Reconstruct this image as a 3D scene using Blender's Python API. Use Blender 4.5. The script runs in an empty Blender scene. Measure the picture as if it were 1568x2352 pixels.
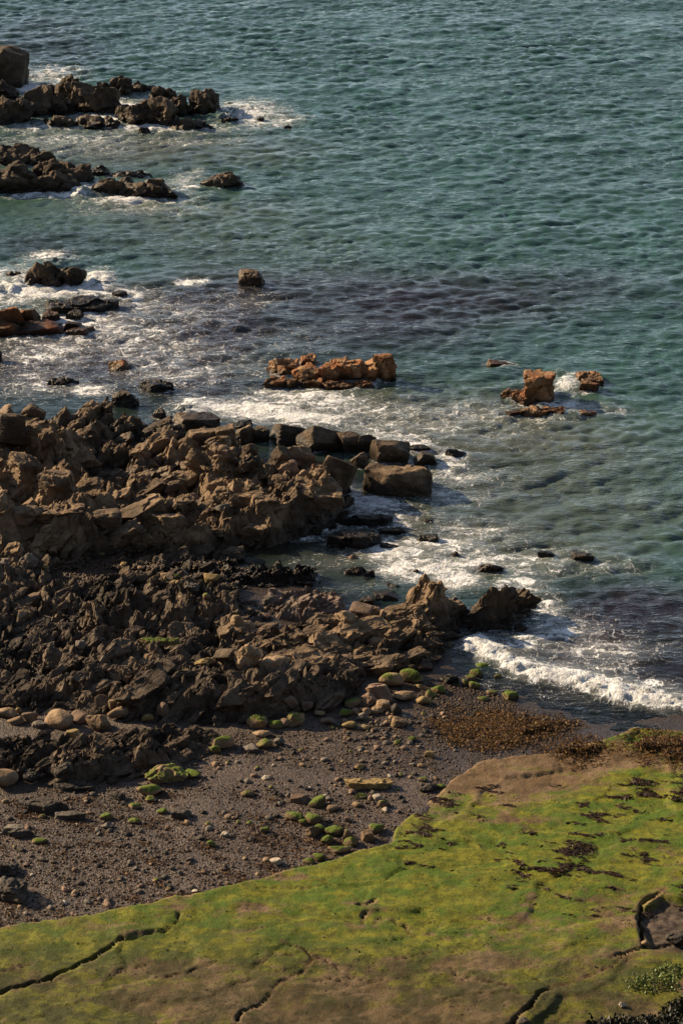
import bpy, math, random
import numpy as np
from mathutils import Vector

# ------------------------------------------------------------------ camera, sky, sun, exposure
scene = bpy.context.scene
CAM_H, PITCH, FV = 40.0, math.radians(27.0), 5533.0        # FV: focal length in units of a 1568 x 2352 picture
cam_data = bpy.data.cameras.new('camera')
cam = bpy.data.objects.new('camera', cam_data)
scene.collection.objects.link(cam)
cam.location = (0, 0, CAM_H)
cam.rotation_euler = (math.pi / 2 - PITCH, 0, 0)
cam_data.sensor_fit = 'VERTICAL'
cam_data.sensor_height = 36.0
cam_data.lens = 36.0 * FV / 2352.0
cam_data.clip_start = 0.5
cam_data.clip_end = 20000
scene.camera = cam

SUN_TO = Vector((-0.80, 0.42, 0.42)).normalized()           # direction towards the sun
world = bpy.data.worlds.new('World')
scene.world = world
world.use_nodes = True
wn = world.node_tree
bgn = wn.nodes['Background']
sky = wn.nodes.new('ShaderNodeTexSky')
sky.sky_type = 'NISHITA'
sky.sun_disc = False
sky.sun_elevation = math.asin(SUN_TO.z)
sky.sun_rotation = math.atan2(SUN_TO.x, SUN_TO.y)
sky.air_density = 0.6
sky.dust_density = 0.8
sky.ozone_density = 1.0
# pale haze added low in the sky all round, so the water reflects brighter
tc = wn.nodes.new('ShaderNodeTexCoord'); sx = wn.nodes.new('ShaderNodeSeparateXYZ'); wn.links.new(tc.outputs['Generated'], sx.inputs[0])
up = wn.nodes.new('ShaderNodeMath'); up.operation = 'MAXIMUM'; wn.links.new(sx.outputs[2], up.inputs[0]); up.inputs[1].default_value = 0.0
ex = wn.nodes.new('ShaderNodeMath'); ex.operation = 'POWER'; ex.inputs[0].default_value = math.exp(-1 / 0.42); wn.links.new(up.outputs[0], ex.inputs[1])
hz = wn.nodes.new('ShaderNodeMix'); hz.data_type = 'RGBA'; hz.blend_type = 'ADD'
wn.links.new(ex.outputs[0], hz.inputs[0]); wn.links.new(sky.outputs[0], hz.inputs[6]); hz.inputs[7].default_value = (5.0, 5.6, 5.9, 1)
wn.links.new(hz.outputs[2], bgn.inputs[0])
bgn.inputs[1].default_value = 0.05

sun_data = bpy.data.lights.new('sun', 'SUN')
sun_data.energy = 5.0
sun_data.angle = math.radians(0.5)
sun_data.color = (1.0, 0.76, 0.48)
sun = bpy.data.objects.new('sun', sun_data)
scene.collection.objects.link(sun)
sun.rotation_euler = (-SUN_TO).to_track_quat('-Z', 'Y').to_euler()
sun.location = (-60, 60, 60)

scene.view_settings.view_transform = 'Standard'
scene.view_settings.look = 'None'
scene.view_settings.exposure = 1.16
scene.view_settings.gamma = 1.0
scene.cycles.max_bounces = 5
scene.cycles.diffuse_bounces = 2
scene.cycles.glossy_bounces = 3
scene.cycles.transparent_max_bounces = 8
scene.cycles.caustics_reflective = False
scene.cycles.caustics_refractive = False

COL = scene.collection
SP, CP = math.sin(PITCH), math.cos(PITCH)
rng = np.random.default_rng(7)

# ------------------------------------------------------------------ where a point of the place lies
def P(u, v, z=0.0):
    """world x, y of the spot seen at picture place (u, v) whose height is z"""
    u = np.asarray(u, float); v = np.asarray(v, float); z = np.asarray(z, float)
    a = (u - 784.0) / FV; b = (1176.0 - v) / FV
    dx, dy, dz = a, CP + b * SP, -SP + b * CP
    t = (z - CAM_H) / dz
    return dx * t, dy * t

def ppm(x, y, z=0.0):
    return FV / (y * CP + (CAM_H - z) * SP)

# ------------------------------------------------------------------ numpy noise
def _h(ix, iy, iz, seed):
    with np.errstate(over='ignore'):
        k = (int(seed) * 1274126177) & 0xFFFFFFFF
        h = np.asarray(ix).astype(np.int32).astype(np.uint32) * np.uint32(374761393) + np.asarray(iy).astype(np.int32).astype(np.uint32) * np.uint32(668265263) + np.asarray(iz).astype(np.int32).astype(np.uint32) * np.uint32(2147483629) + np.uint32(k)
        h = (h ^ (h >> np.uint32(13))) * np.uint32(1274126177)
        h = (h ^ (h >> np.uint32(16))) * np.uint32(2246822519)
        return ((h ^ (h >> np.uint32(15))) & np.uint32(0xFFFFFF)).astype(np.float64) * (1.0 / 0x1000000)

def perlin2(x, y, seed=0):
    x = np.asarray(x, np.float64); y = np.asarray(y, np.float64)
    ix = np.floor(x); iy = np.floor(y); fx = x - ix; fy = y - iy
    ux = fx * fx * fx * (fx * (fx * 6 - 15) + 10); uy = fy * fy * fy * (fy * (fy * 6 - 15) + 10)
    def g(a, b):
        t = _h(ix + a, iy + b, 0, seed) * 6.2831853
        return np.cos(t) * (fx - a) + np.sin(t) * (fy - b)
    n0 = g(0, 0) * (1 - ux) + g(1, 0) * ux
    n1 = g(0, 1) * (1 - ux) + g(1, 1) * ux
    return (n0 * (1 - uy) + n1 * uy) * 1.5

def fbm2(x, y, octv=4, seed=0, gain=0.5):
    s = 0; a = 1.0; f = 1.0; tot = 0
    for i in range(octv):
        s = s + a * perlin2(x * f + 17.3 * i, y * f - 9.1 * i, seed + i); tot += a; a *= gain; f *= 2.03
    return s / tot

def vnoise3(p, seed=0):
    i = np.floor(p); f = p - i; u = f * f * (3 - 2 * f)
    r = 0
    for a in (0, 1):
        for b in (0, 1):
            for c in (0, 1):
                w = (u[:, 0] if a else 1 - u[:, 0]) * (u[:, 1] if b else 1 - u[:, 1]) * (u[:, 2] if c else 1 - u[:, 2])
                r = r + w * _h(i[:, 0] + a, i[:, 1] + b, (i[:, 2] + c).astype(np.int64), seed)
    return r * 2 - 1

def fbm3(p, octv=4, seed=0, gain=0.5):
    s = 0; a = 1.0; f = 1.0; tot = 0
    for k in range(octv):
        s = s + a * vnoise3(p * f + 13.7 * k, seed + k); tot += a; a *= gain; f *= 2.07
    return s / tot

def worley2(x, y, seed=0, jit=0.9):
    """offset to the nearest feature, its hash values and the gap to the second nearest"""
    ix = np.floor(x); iy = np.floor(y)
    f1 = np.full(x.shape, 9.0); f2 = np.full(x.shape, 9.0)
    ox = np.zeros(x.shape); oy = np.zeros(x.shape); ci = np.zeros(x.shape); cj = np.zeros(x.shape)
    for a in (-1, 0, 1):
        for b in (-1, 0, 1):
            cx = ix + a; cy = iy + b
            px = cx + 0.5 + jit * (_h(cx, cy, 1, seed) - 0.5); py = cy + 0.5 + jit * (_h(cx, cy, 2, seed) - 0.5)
            dx = x - px; dy = y - py
            d = np.sqrt(dx * dx + dy * dy)
            n = d < f1
            f2 = np.where(n, f1, np.minimum(f2, d))
            ox = np.where(n, dx, ox); oy = np.where(n, dy, oy)
            ci = np.where(n, cx, ci); cj = np.where(n, cy, cj)
            f1 = np.where(n, d, f1)
    return ox, oy, ci, cj, f2 - f1

def sstep(a, b, x):
    t = np.clip((x - a) / (b - a), 0, 1)
    return t * t * (3 - 2 * t)

def seg_dist(x, y, pts):
    """distance to a polyline, parameter along it (0..n-1)"""
    best = np.full(np.shape(x), 1e9); par = np.zeros(np.shape(x))
    for i in range(len(pts) - 1):
        ax, ay = pts[i]; bx, by = pts[i + 1]
        ex, ey = bx - ax, by - ay
        L = ex * ex + ey * ey + 1e-12
        t = np.clip(((x - ax) * ex + (y - ay) * ey) / L, 0, 1)
        d = np.hypot(x - ax - t * ex, y - ay - t * ey)
        n = d < best
        best = np.where(n, d, best); par = np.where(n, i + t, par)
    return best, par

def inside(x, y, pts):
    r = np.zeros(np.shape(x), bool)
    n = len(pts)
    for i in range(n):
        ax, ay = pts[i]; bx, by = pts[(i + 1) % n]
        if ay == by: continue
        c = ((ay > y) != (by > y)) & (x < (bx - ax) * (y - ay) / (by - ay) + ax)
        r ^= c
    return r

def signed(x, y, pts):
    d, _ = seg_dist(x, y, list(pts) + [pts[0]])
    return np.where(inside(x, y, pts), d, -d)

def pix(poly, z=0.0):
    return [tuple(float(q) for q in P(u, v, z)) for u, v in poly]

# ------------------------------------------------------------------ materials
MATS = {}
class NT:
    def __init__(s, name):
        s.m = bpy.data.materials.new(name); s.m.use_nodes = True
        s.t = s.m.node_tree; s.t.nodes.clear(); MATS[name] = s.m
    def n(s, typ, props=None, **ins):
        nd = s.t.nodes.new('ShaderNode' + typ)
        for k, v in (props or {}).items(): setattr(nd, k, v)
        for k, v in ins.items(): s.put(nd, k, v)
        return nd
    def put(s, nd, k, v):
        sock = nd.inputs[int(k[1:])] if (k[0] == '_' and k[1:].isdigit()) else nd.inputs[k.replace('__', ' ')]
        if isinstance(v, bpy.types.NodeSocket): s.t.links.new(v, sock)
        elif isinstance(v, bpy.types.Node): s.t.links.new(v.outputs[0], sock)
        else:
            if isinstance(v, (tuple, list)) and len(v) == 3 and sock.type == 'RGBA': v = (*v, 1)
            sock.default_value = v
    def math(s, op, a, b=0.0, clamp=False):
        nd = s.n('Math', {'operation': op, 'use_clamp': clamp}); s.put(nd, '_0', a); s.put(nd, '_1', b); return nd.outputs[0]
    def mix(s, f, a, b, mode='MIX'):
        nd = s.n('Mix', {'data_type': 'RGBA', 'blend_type': mode}); s.put(nd, '_0', f); s.put(nd, '_6', a); s.put(nd, '_7', b); return nd.outputs[2]
    def ramp(s, f, lo, hi):
        nd = s.n('MapRange', {'clamp': True, 'interpolation_type': 'SMOOTHSTEP'}); s.put(nd, '_0', f); s.put(nd, '_1', lo); s.put(nd, '_2', hi); return nd.outputs[0]
    def noise(s, vec, scale, detail=4.0, rough=0.55, dist=0.0):
        return s.n('TexNoise', Vector=vec, Scale=scale, Detail=detail, Roughness=rough, Distortion=dist).outputs[0]
    def attr(s, name):
        return s.n('Attribute', {'attribute_name': name})
    def out(s, sh):
        o = s.n('OutputMaterial'); s.t.links.new(sh.outputs[0] if isinstance(sh, bpy.types.Node) else sh, o.inputs[0]); return s.m

ALB = 0.78
def rock_material(name, light, mid, dark, moss=0.0, wet=0.55, rust=0.0, bump=0.5, strata=0.0, moss_col=(0.060, 0.085, 0.010), speck=0.35):
    light, mid, dark, moss_col = [tuple(q * ALB for q in c_) for c_ in (light, mid, dark, moss_col)]
    t = NT(name)
    geo = t.n('NewGeometry'); pos = geo.outputs['Position']
    big = t.noise(pos, 0.55, 3.0); med = t.noise(pos, 2.6, 5.0, 0.62); fine = t.noise(pos, 13.0, 4.0, 0.65)
    c = t.mix(t.ramp(med, 0.36, 0.66), mid, light)
    c = t.mix(t.math('MULTIPLY', t.ramp(big, 0.42, 0.64), 0.80), c, dark)
    c = t.mix(t.math('MULTIPLY', t.ramp(fine, 0.52, 0.72), speck), c, dark)
    lich = t.ramp(t.noise(pos, 5.0, 5.0, 0.7, 0.4), 0.60, 0.70)
    c = t.mix(t.math('MULTIPLY', lich, 0.30), c, tuple(min(1, q * 1.35 + 0.012) for q in light))
    if rust:
        ru = t.ramp(t.noise(pos, 1.5, 4.0, 0.6, 0.6), 0.46, 0.62)
        c = t.mix(t.math('MULTIPLY', ru, rust), c, (0.20, 0.055, 0.014))
    sep = t.n('SeparateXYZ', Vector=pos)
    nz = t.n('SeparateXYZ', Vector=geo.outputs['Normal']).outputs[2]
    rough = 0.82
    if strata:
        mp = t.n('Mapping', Vector=pos, Scale=(0.5, 0.9, 7.0), Rotation=(0.18, -0.22, 0.3))
        st = t.noise(mp.outputs[0], 1.6, 4.0, 0.6)
        c = t.mix(t.math('MULTIPLY', t.ramp(st, 0.5, 0.62), 0.5 * strata), c, dark)
    if moss:
        m = t.math('ADD', t.math('MULTIPLY', nz, 0.55), t.noise(pos, 1.7, 5.0, 0.6))
        m = t.ramp(m, 1.15 - 0.55 * moss, 1.27 - 0.55 * moss)
        gcol = t.mix(fine, moss_col, tuple(q * 1.7 for q in moss_col))
        c = t.mix(m, c, gcol)
    if wet > 0:
        wz = t.math('ADD', sep.outputs[2], t.math('MULTIPLY', t.math('SUBTRACT', med, 0.5), 0.6))
        w = t.math('SUBTRACT', 1.0, t.ramp(wz, wet * 0.35, wet * 1.5))
        c = t.mix(w, c, t.mix(0.75, c, (0.006, 0.005, 0.004)))
        rough = t.math('SUBTRACT', 0.82, t.math('MULTIPLY', w, 0.50))
    bh = t.math('ADD', t.math('MULTIPLY', med, 1.2), t.math('MULTIPLY', fine, 0.45))
    if strata: bh = t.math('ADD', bh, t.math('MULTIPLY', st, 1.5 * strata))
    bp = t.n('Bump', Height=bh, Strength=bump, Distance=0.16)
    b = t.n('BsdfPrincipled', Base__Color=c, Roughness=rough, Normal=bp)
    b.inputs['Specular IOR Level'].default_value = 0.18
    return t.out(b)

rock_material('rock_brown', (0.285, 0.200, 0.125), (0.175, 0.120, 0.072), (0.050, 0.036, 0.025), strata=0.25)
rock_material('rock_dark', (0.155, 0.112, 0.073), (0.095, 0.069, 0.045), (0.030, 0.023, 0.017), wet=0.45, strata=0.3)
rock_material('rock_far', (0.14, 0.103, 0.069), (0.085, 0.063, 0.043), (0.032, 0.025, 0.019), wet=0.4)
rock_material('rock_grey', (0.165, 0.123, 0.087), (0.088, 0.065, 0.046), (0.024, 0.019, 0.015), wet=0.45, strata=0.3)
rock_material('rock_orange', (0.44, 0.275, 0.15), (0.30, 0.155, 0.070), (0.10, 0.048, 0.022), wet=0.25, rust=0.55, bump=0.5)
rock_material('rock_rust', (0.20, 0.10, 0.045), (0.115, 0.058, 0.029), (0.03, 0.021, 0.016), wet=0.4, rust=0.5)
rock_material('rock_wet', (0.07, 0.046, 0.028), (0.042, 0.030, 0.020), (0.014, 0.011, 0.009), wet=0.9, strata=0.5, bump=0.7)
rock_material('slab_pink', (0.20, 0.150, 0.122), (0.15, 0.112, 0.090), (0.075, 0.057, 0.047), wet=0, bump=0.35)
rock_material('stone_tan', (0.34, 0.245, 0.155), (0.25, 0.17, 0.10), (0.12, 0.08, 0.048), wet=0, bump=0.4, speck=0.35)
rock_material('stone_pink', (0.29, 0.20, 0.145), (0.205, 0.138, 0.098), (0.10, 0.067, 0.047), wet=0, bump=0.4, speck=0.35)
rock_material('stone_grey', (0.22, 0.19, 0.155), (0.145, 0.125, 0.105), (0.06, 0.052, 0.045), wet=0, bump=0.4)
rock_material('stone_dark', (0.10, 0.085, 0.07), (0.06, 0.052, 0.044), (0.025, 0.022, 0.02), wet=0, bump=0.45)
rock_material('stone_yellow', (0.36, 0.265, 0.12), (0.27, 0.19, 0.078), (0.13, 0.09, 0.04), wet=0, bump=0.35, speck=0.3)
rock_material('stone_half_moss', (0.32, 0.23, 0.135), (0.23, 0.16, 0.09), (0.11, 0.075, 0.042), wet=0, moss=0.50, bump=0.4, moss_col=(0.074, 0.100, 0.014))
rock_material('stone_moss', (0.24, 0.18, 0.085), (0.16, 0.12, 0.055), (0.08, 0.062, 0.03), wet=0, moss=0.64, bump=0.6, moss_col=(0.070, 0.100, 0.013))
rock_material('stone_white', (0.55, 0.48, 0.39), (0.42, 0.36, 0.28), (0.24, 0.20, 0.16), wet=0, bump=0.3, speck=0.2)

# ------------------------------------------------------------------ object helpers
def mesh_from(name, verts, faces, smooth=False, attrs=None):
    verts = np.ascontiguousarray(verts, np.float32); faces = np.ascontiguousarray(faces, np.int32)
    me = bpy.data.meshes.new(name)
    k = faces.shape[1]
    me.vertices.add(len(verts)); me.vertices.foreach_set('co', verts.ravel())
    me.loops.add(faces.size); me.loops.foreach_set('vertex_index', faces.ravel())
    me.polygons.add(len(faces))
    me.polygons.foreach_set('loop_start', np.arange(0, faces.size, k, dtype=np.int32))
    me.polygons.foreach_set('loop_total', np.full(len(faces), k, np.int32))
    me.polygons.foreach_set('use_smooth', np.full(len(faces), smooth, bool))
    me.update(calc_edges=True)
    for nm, a in (attrs or {}).items():
        a = np.asarray(a, np.float32)
        if a.ndim == 1:
            me.attributes.new(nm, 'FLOAT', 'POINT').data.foreach_set('value', a)
        else:
            c = np.ones((len(a), 4), np.float32); c[:, :3] = a
            me.attributes.new(nm, 'FLOAT_COLOR', 'POINT').data.foreach_set('color', c.ravel())
    return me

def add(name, me, mat, parent=None, loc=(0, 0, 0), label=None, cat=None, group=None, kind=None):
    o = bpy.data.objects.new(name, me)
    if me is not None and mat: 
        if not me.materials: me.materials.append(MATS[mat])
    COL.objects.link(o); o.location = loc
    if parent is not None: o.parent = parent
    for k, v in (('label', label), ('category', cat), ('group', group), ('kind', kind)):
        if v: o[k] = v
    return o

def empty(name, loc, label, cat, group=None):
    o = add(name, None, None, None, loc, label, cat, group)
    o.empty_display_size = 0.3
    return o

def grid_mesh(name, xs, ys, Z, keep=None, smooth=True, attrs=None, DX=None, DY=None):
    ny, nx = Z.shape
    X, Y = np.meshgrid(xs, ys)
    if DX is not None: X = X + DX; Y = Y + DY
    idx = np.arange(nx * ny).reshape(ny, nx)
    q = np.stack([idx[:-1, :-1], idx[:-1, 1:], idx[1:, 1:], idx[1:, :-1]], -1).reshape(-1, 4)
    if keep is not None:
        q = q[keep[:-1, :-1].ravel() | keep[:-1, 1:].ravel() | keep[1:, 1:].ravel() | keep[1:, :-1].ravel()]
    V = np.stack([X.ravel(), Y.ravel(), Z.ravel()], 1)
    used, inv = np.unique(q, return_inverse=True)
    at = {k: (a.reshape(-1, *a.shape[2:]))[used] for k, a in (attrs or {}).items()}
    return mesh_from(name, V[used], inv.reshape(-1, 4), smooth, at)
# ------------------------------------------------------------------ the lie of the land (heights in metres, sea level 0)
LAND = pix([(-2600, 960), (-300, 985), (0, 985), (400, 1010), (790, 1110), (800, 1180), (690, 1236), (600, 1264), (545, 1292), (600, 1335), (690, 1350),
            (800, 1400), (960, 1440), (1050, 1500), (1100, 1570), (1230, 1625), (1340, 1658), (1450, 1662), (1568, 1640), (1900, 1600), (3600, 1540)])
LAND += [(9000, 40), (9000, -9000), (-9000, -9000), (-9000, 90)]
SHELF = pix([(-700, 2240), (-200, 2185), (0, 2150), (150, 2126), (300, 2100), (410, 2072), (520, 2042), (640, 2004), (700, 1985), (790, 1957), (888, 1928),
             (898, 1892), (940, 1850), (1000, 1800), (1028, 1768), (1085, 1732), (1135, 1716), (1210, 1706), (1300, 1690), (1390, 1668), (1450, 1642),
             (1568, 1642), (1900, 1630), (2600, 1600)], 0.55) + [(60, 44), (60, 30), (-60, 30)]

def G(x, y):
    d = signed(x, y, LAND)
    land = 0.95 * (1 - np.exp(-np.maximum(d, 0) * 0.052))
    sea = -np.minimum(-np.minimum(d, 0) * 0.11, 2.4)
    z = np.where(d > 0, land, sea)
    z = z + 0.05 * fbm2(x * 0.35, y * 0.35, 3, 5) + 0.015 * fbm2(x * 1.6, y * 1.6, 2, 6)
    z = z + np.maximum(43.5 - y, 0) * 0.86 * sstep(43.5, 38, y)
    z = np.where(y < 1.5, np.minimum(z, 37.6 + 0.1 * fbm2(x, y, 2, 3) + np.clip(-y - 3, 0, 60) * 0.7), z)  # unseen ground behind the viewer, raised to block low sky light
    px, py = P(60, 1520, 0.4)                                        # the hollow of the rock pool
    z = z - 0.5 * np.exp(-(((x - px) / 2.2) ** 2 + ((y - py) / 1.3) ** 2))
    return z

# raster of the highest surface, used to stand things on it
RX = np.arange(-26, 26.01, 0.1); RY = np.arange(40, 152, 0.1)
RXX, RYY = np.meshgrid(RX, RY)
HM = G(RXX, RYY)
GM = HM.copy()

def sample(M, x, y):
    fx = np.clip((np.asarray(x) - RX[0]) / 0.1, 0, len(RX) - 1.01); fy = np.clip((np.asarray(y) - RY[0]) / 0.1, 0, len(RY) - 1.01)
    i = fx.astype(int); j = fy.astype(int); a = fx - i; b = fy - j
    return (M[j, i] * (1 - a) + M[j, i + 1] * a) * (1 - b) + (M[j + 1, i] * (1 - a) + M[j + 1, i + 1] * a) * b

def hit(u, v, M=None, sea=False):
    """first ground point met by the line of sight through picture place (u, v)"""
    M = HM if M is None else M
    a = (u - 784.0) / FV; b = (1176.0 - v) / FV
    d = np.array([a, CP + b * SP, -SP + b * CP])
    ts = np.arange(33.0, 47.0, 0.05) / -d[2]
    p = ts[:, None] * d[None]; z = p[:, 2] + CAM_H
    h = sample(M, p[:, 0], p[:, 1])
    if sea: h = np.maximum(h, 0.0)
    k = np.nonzero(z <= h)[0]
    k = k[0] if len(k) else len(ts) - 1
    return float(p[k, 0]), float(p[k, 1]), float(h[k])

def axis(lo, hi, step, outer):
    core = np.arange(lo, hi + step / 2, step)
    return np.concatenate([[lo - o for o in outer[::-1]], core, [hi + o for o in outer]])

OUT = [0.6, 2, 5, 12, 30, 80, 200, 600, 2000, 6000]

# ground / seabed: one sheet to the horizon
def build_ground():
    xs = axis(-24, 24, 0.20, OUT); ys = axis(34, 96, 0.20, [1, 3, 6, 10, 15, 20, 25, 30, 34, 36, 40, 60, 100, 300, 1000, 6000])
    X, Y = np.meshgrid(xs, ys)
    Z = G(X, Y) - 0.6 * sstep(0.35, 0.9, signed(X, Y, SHELF)) * (Y > 44)
    t = NT('beach_ground')
    pos = t.n('NewGeometry').outputs['Position']
    n1 = t.noise(pos, 0.5, 4.0); n2 = t.noise(pos, 11.0, 4.0, 0.75); n3 = t.n('TexVoronoi', Vector=t.n('VectorMath', {'operation': 'MULTIPLY_ADD'}, _0=t.n('TexNoise', Vector=pos, Scale=3.0).outputs['Color'], _1=(0.5, 0.5, 0.0), _2=pos).outputs[0], Scale=15.0, Randomness=1.0).outputs['Distance']
    c = t.mix(t.ramp(n1, 0.4, 0.6), (0.082, 0.054, 0.039), (0.130, 0.088, 0.066))
    c = t.mix(t.math('MULTIPLY', t.ramp(n2, 0.48, 0.64), 0.62), c, (0.022, 0.017, 0.014))
    c = t.mix(t.math('MULTIPLY', t.ramp(n3, 0.25, 0.55), 0.7), c, (0.015, 0.012, 0.010))
    z = t.n('SeparateXYZ', Vector=pos).outputs[2]
    w = t.math('SUBTRACT', 1.0, t.ramp(z, 0.02, 0.34))
    c = t.mix(t.math('MULTIPLY', w, 0.6), c, (0.015, 0.011, 0.008))
    c = t.mix(t.ramp(z, 1.8, 4.0), c, t.mix(n2, (0.012, 0.016, 0.006), (0.030, 0.030, 0.014)))      # the overgrown cliff below the viewer
    bp = t.n('Bump', Height=t.math('SUBTRACT', n2, t.math('MULTIPLY', n3, 0.9)), Strength=0.5, Distance=0.07)
    t.out(t.n('BsdfPrincipled', Base__Color=c, Roughness=t.math('SUBTRACT', 0.62, t.math('MULTIPLY', w, 0.3)), Normal=bp))
    add('beach', grid_mesh('beach', xs, ys, Z), 'beach_ground', kind='structure', label='brown shingle and sand beach between the rocks and the sea')
build_ground()

# ------------------------------------------------------------------ the green rock shelf in front
CRACKS = [  # picture polyline, width m, depth m
    ([(-40, 2300), (0, 2283), (60, 2267), (130, 2242), (172, 2224), (215, 2202), (258, 2172), (285, 2152)], 0.13, 0.30),
    ([(285, 2152), (330, 2142), (382, 2134), (408, 2112), (412, 2082)], 0.07, 0.10),
    ([(-20, 2240), (60, 2222), (95, 2208)], 0.05, 0.06), ([(98, 2255), (150, 2250)], 0.08, 0.12),
    ([(205, 2262), (280, 2230), (352, 2206)], 0.05, 0.07), ([(352, 2246), (420, 2240), (468, 2215)], 0.08, 0.14),
    ([(535, 2360), (555, 2326), (600, 2300), (622, 2272)], 0.10, 0.24), ([(622, 2272), (640, 2246), (690, 2222), (722, 2192), (700, 2172), (648, 2152)], 0.07, 0.13),
    ([(560, 2190), (640, 2185), (720, 2178)], 0.04, 0.05),
    ([(808, 2056), (845, 2062), (864, 2042)], 0.10, 0.20), ([(832, 2112), (828, 2088), (852, 2070)], 0.08, 0.14), ([(862, 2106), (872, 2086), (932, 2104), (944, 2122)], 0.07, 0.15),
    ([(1160, 2350), (1190, 2322), (1220, 2300), (1235, 2272), (1268, 2254)], 0.15, 0.36), ([(1268, 2254), (1330, 2235), (1400, 2200), (1450, 2165)], 0.05, 0.08),
    ([(1520, 2020), (1475, 2048), (1469, 2085), (1476, 2120), (1480, 2155)], 0.15, 0.36),
    ([(1560, 2120), (1500, 2150), (1455, 2160), (1400, 2180)], 0.12, 0.22),
    ([(1180, 2360), (1250, 2358), (1330, 2338), (1400, 2325)], 0.08, 0.14), ([(690, 2170), (770, 2202), (800, 2228), (850, 2238), (920, 2230)], 0.06, 0.09),
    ([(1025, 2182), (1050, 2226), (1130, 2242), (1182, 2256)], 0.06, 0.09), ([(944, 2122), (1000, 2090), (1080, 2085), (1150, 2095)], 0.04, 0.04),
    ([(840, 2160), (900, 2140), (990, 2120), (1030, 2140)], 0.04, 0.06), ([(560, 2035), (640, 2022), (720, 2020), (760, 2010)], 0.05, 0.08),
    ([(880, 2190), (960, 2178), (1020, 2150)], 0.05, 0.08), ([(700, 2240), (760, 2235), (830, 2250)], 0.04, 0.06)]

def shelf_height(X, Y, full=False):
    wx = 0.22 * fbm2(X * 0.9, Y * 0.9, 4, 41); wy = 0.22 * fbm2(X * 0.9 + 7, Y * 0.9 + 3, 4, 42)
    sd = signed(X + wx, Y + wy, SHELF)
    g = G(X, Y)
    top = np.maximum(g, 0.10) + 0.05 + 0.20 * sstep(2.0, -6.5, X) + 0.10 * sstep(62, 52, Y)
    top = top + 0.10 * fbm2(X * 0.33, Y * 0.42, 4, 43) + 0.035 * fbm2(X * 1.4, Y * 1.8, 4, 44) + 0.020 * fbm2(X * 5, Y * 7, 3, 45)
    ox, oy, ci, cj, e = worley2((X * 0.9 + Y * 0.25) * 0.42 + wx, (Y - X * 0.22) * 0.62 + wy, 46)
    top = top + 0.10 * (_h(ci, cj, 5, 47) - 0.5) * sstep(0.0, 0.06, e)       # steps between the sheets of rock
    ox, oy, ci, cj, e2 = worley2((X * 0.9 + Y * 0.25) * 1.1 + wx * 3, (Y - X * 0.22) * 1.7 + wy * 3, 56)
    top = top + 0.05 * (_h(ci, cj, 5, 57) - 0.5) * sstep(0.0, 0.08, e2) * sstep(-0.1, 0.2, fbm2(X * 0.5, Y * 0.5, 2, 58))
    part = sstep(0.05, 0.30, fbm2(X * 0.7, Y * 0.7, 3, 59))
    tan_ = 0.55 * sstep(0.16, 0.03, e) * part; crk = 0.2 * sstep(0.03, 0.01, e) * part
    jx = 0.10 * fbm2(X * 2.2, Y * 2.2, 3, 48); jy = 0.10 * fbm2(X * 2.2 + 5, Y * 2.2, 3, 49); jw = 0.75 + 0.5 * (fbm2(X * 1.7, Y * 1.7, 2, 50) + 0.5)
    for pl, w, dp in CRACKS:
        pts = pix(pl, 0.9)
        d, par = seg_dist(X + jx, Y + jy, pts)
        n = len(pts) - 1
        taper = sstep(0, 0.5, par) * sstep(n, n - 0.5, par)
        w = w * 0.36
        ww = w * (0.25 + 0.75 * taper) * jw
        top = top - dp * sstep(ww, ww * 0.35, d) * (0.4 + 0.6 * taper)
        crk = np.maximum(crk, sstep(ww * 1.1, ww * 0.5, d))
        tan_ = np.maximum(tan_, sstep(w * 6.0, w * 1.0, d) * 0.8)
    hol = signed(X + wx, Y + wy, pix([(1478, 2060), (1520, 2035), (1640, 2040), (1640, 2160), (1520, 2150), (1482, 2150)], 0.9))
    top = top - 0.20 * sstep(-0.15, 0.12, hol) - 0.06 * fbm2(X * 3, Y * 3, 3, 55) * sstep(-0.1, 0.3, hol)
    edge = sstep(0.0, 0.16, sd)
    z = np.where(sd > -0.35, (g - 0.25) + (top - g + 0.25) * edge, g - 0.25)
    if full: return z, sd, tan_, hol, crk
    return z, sd

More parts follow.
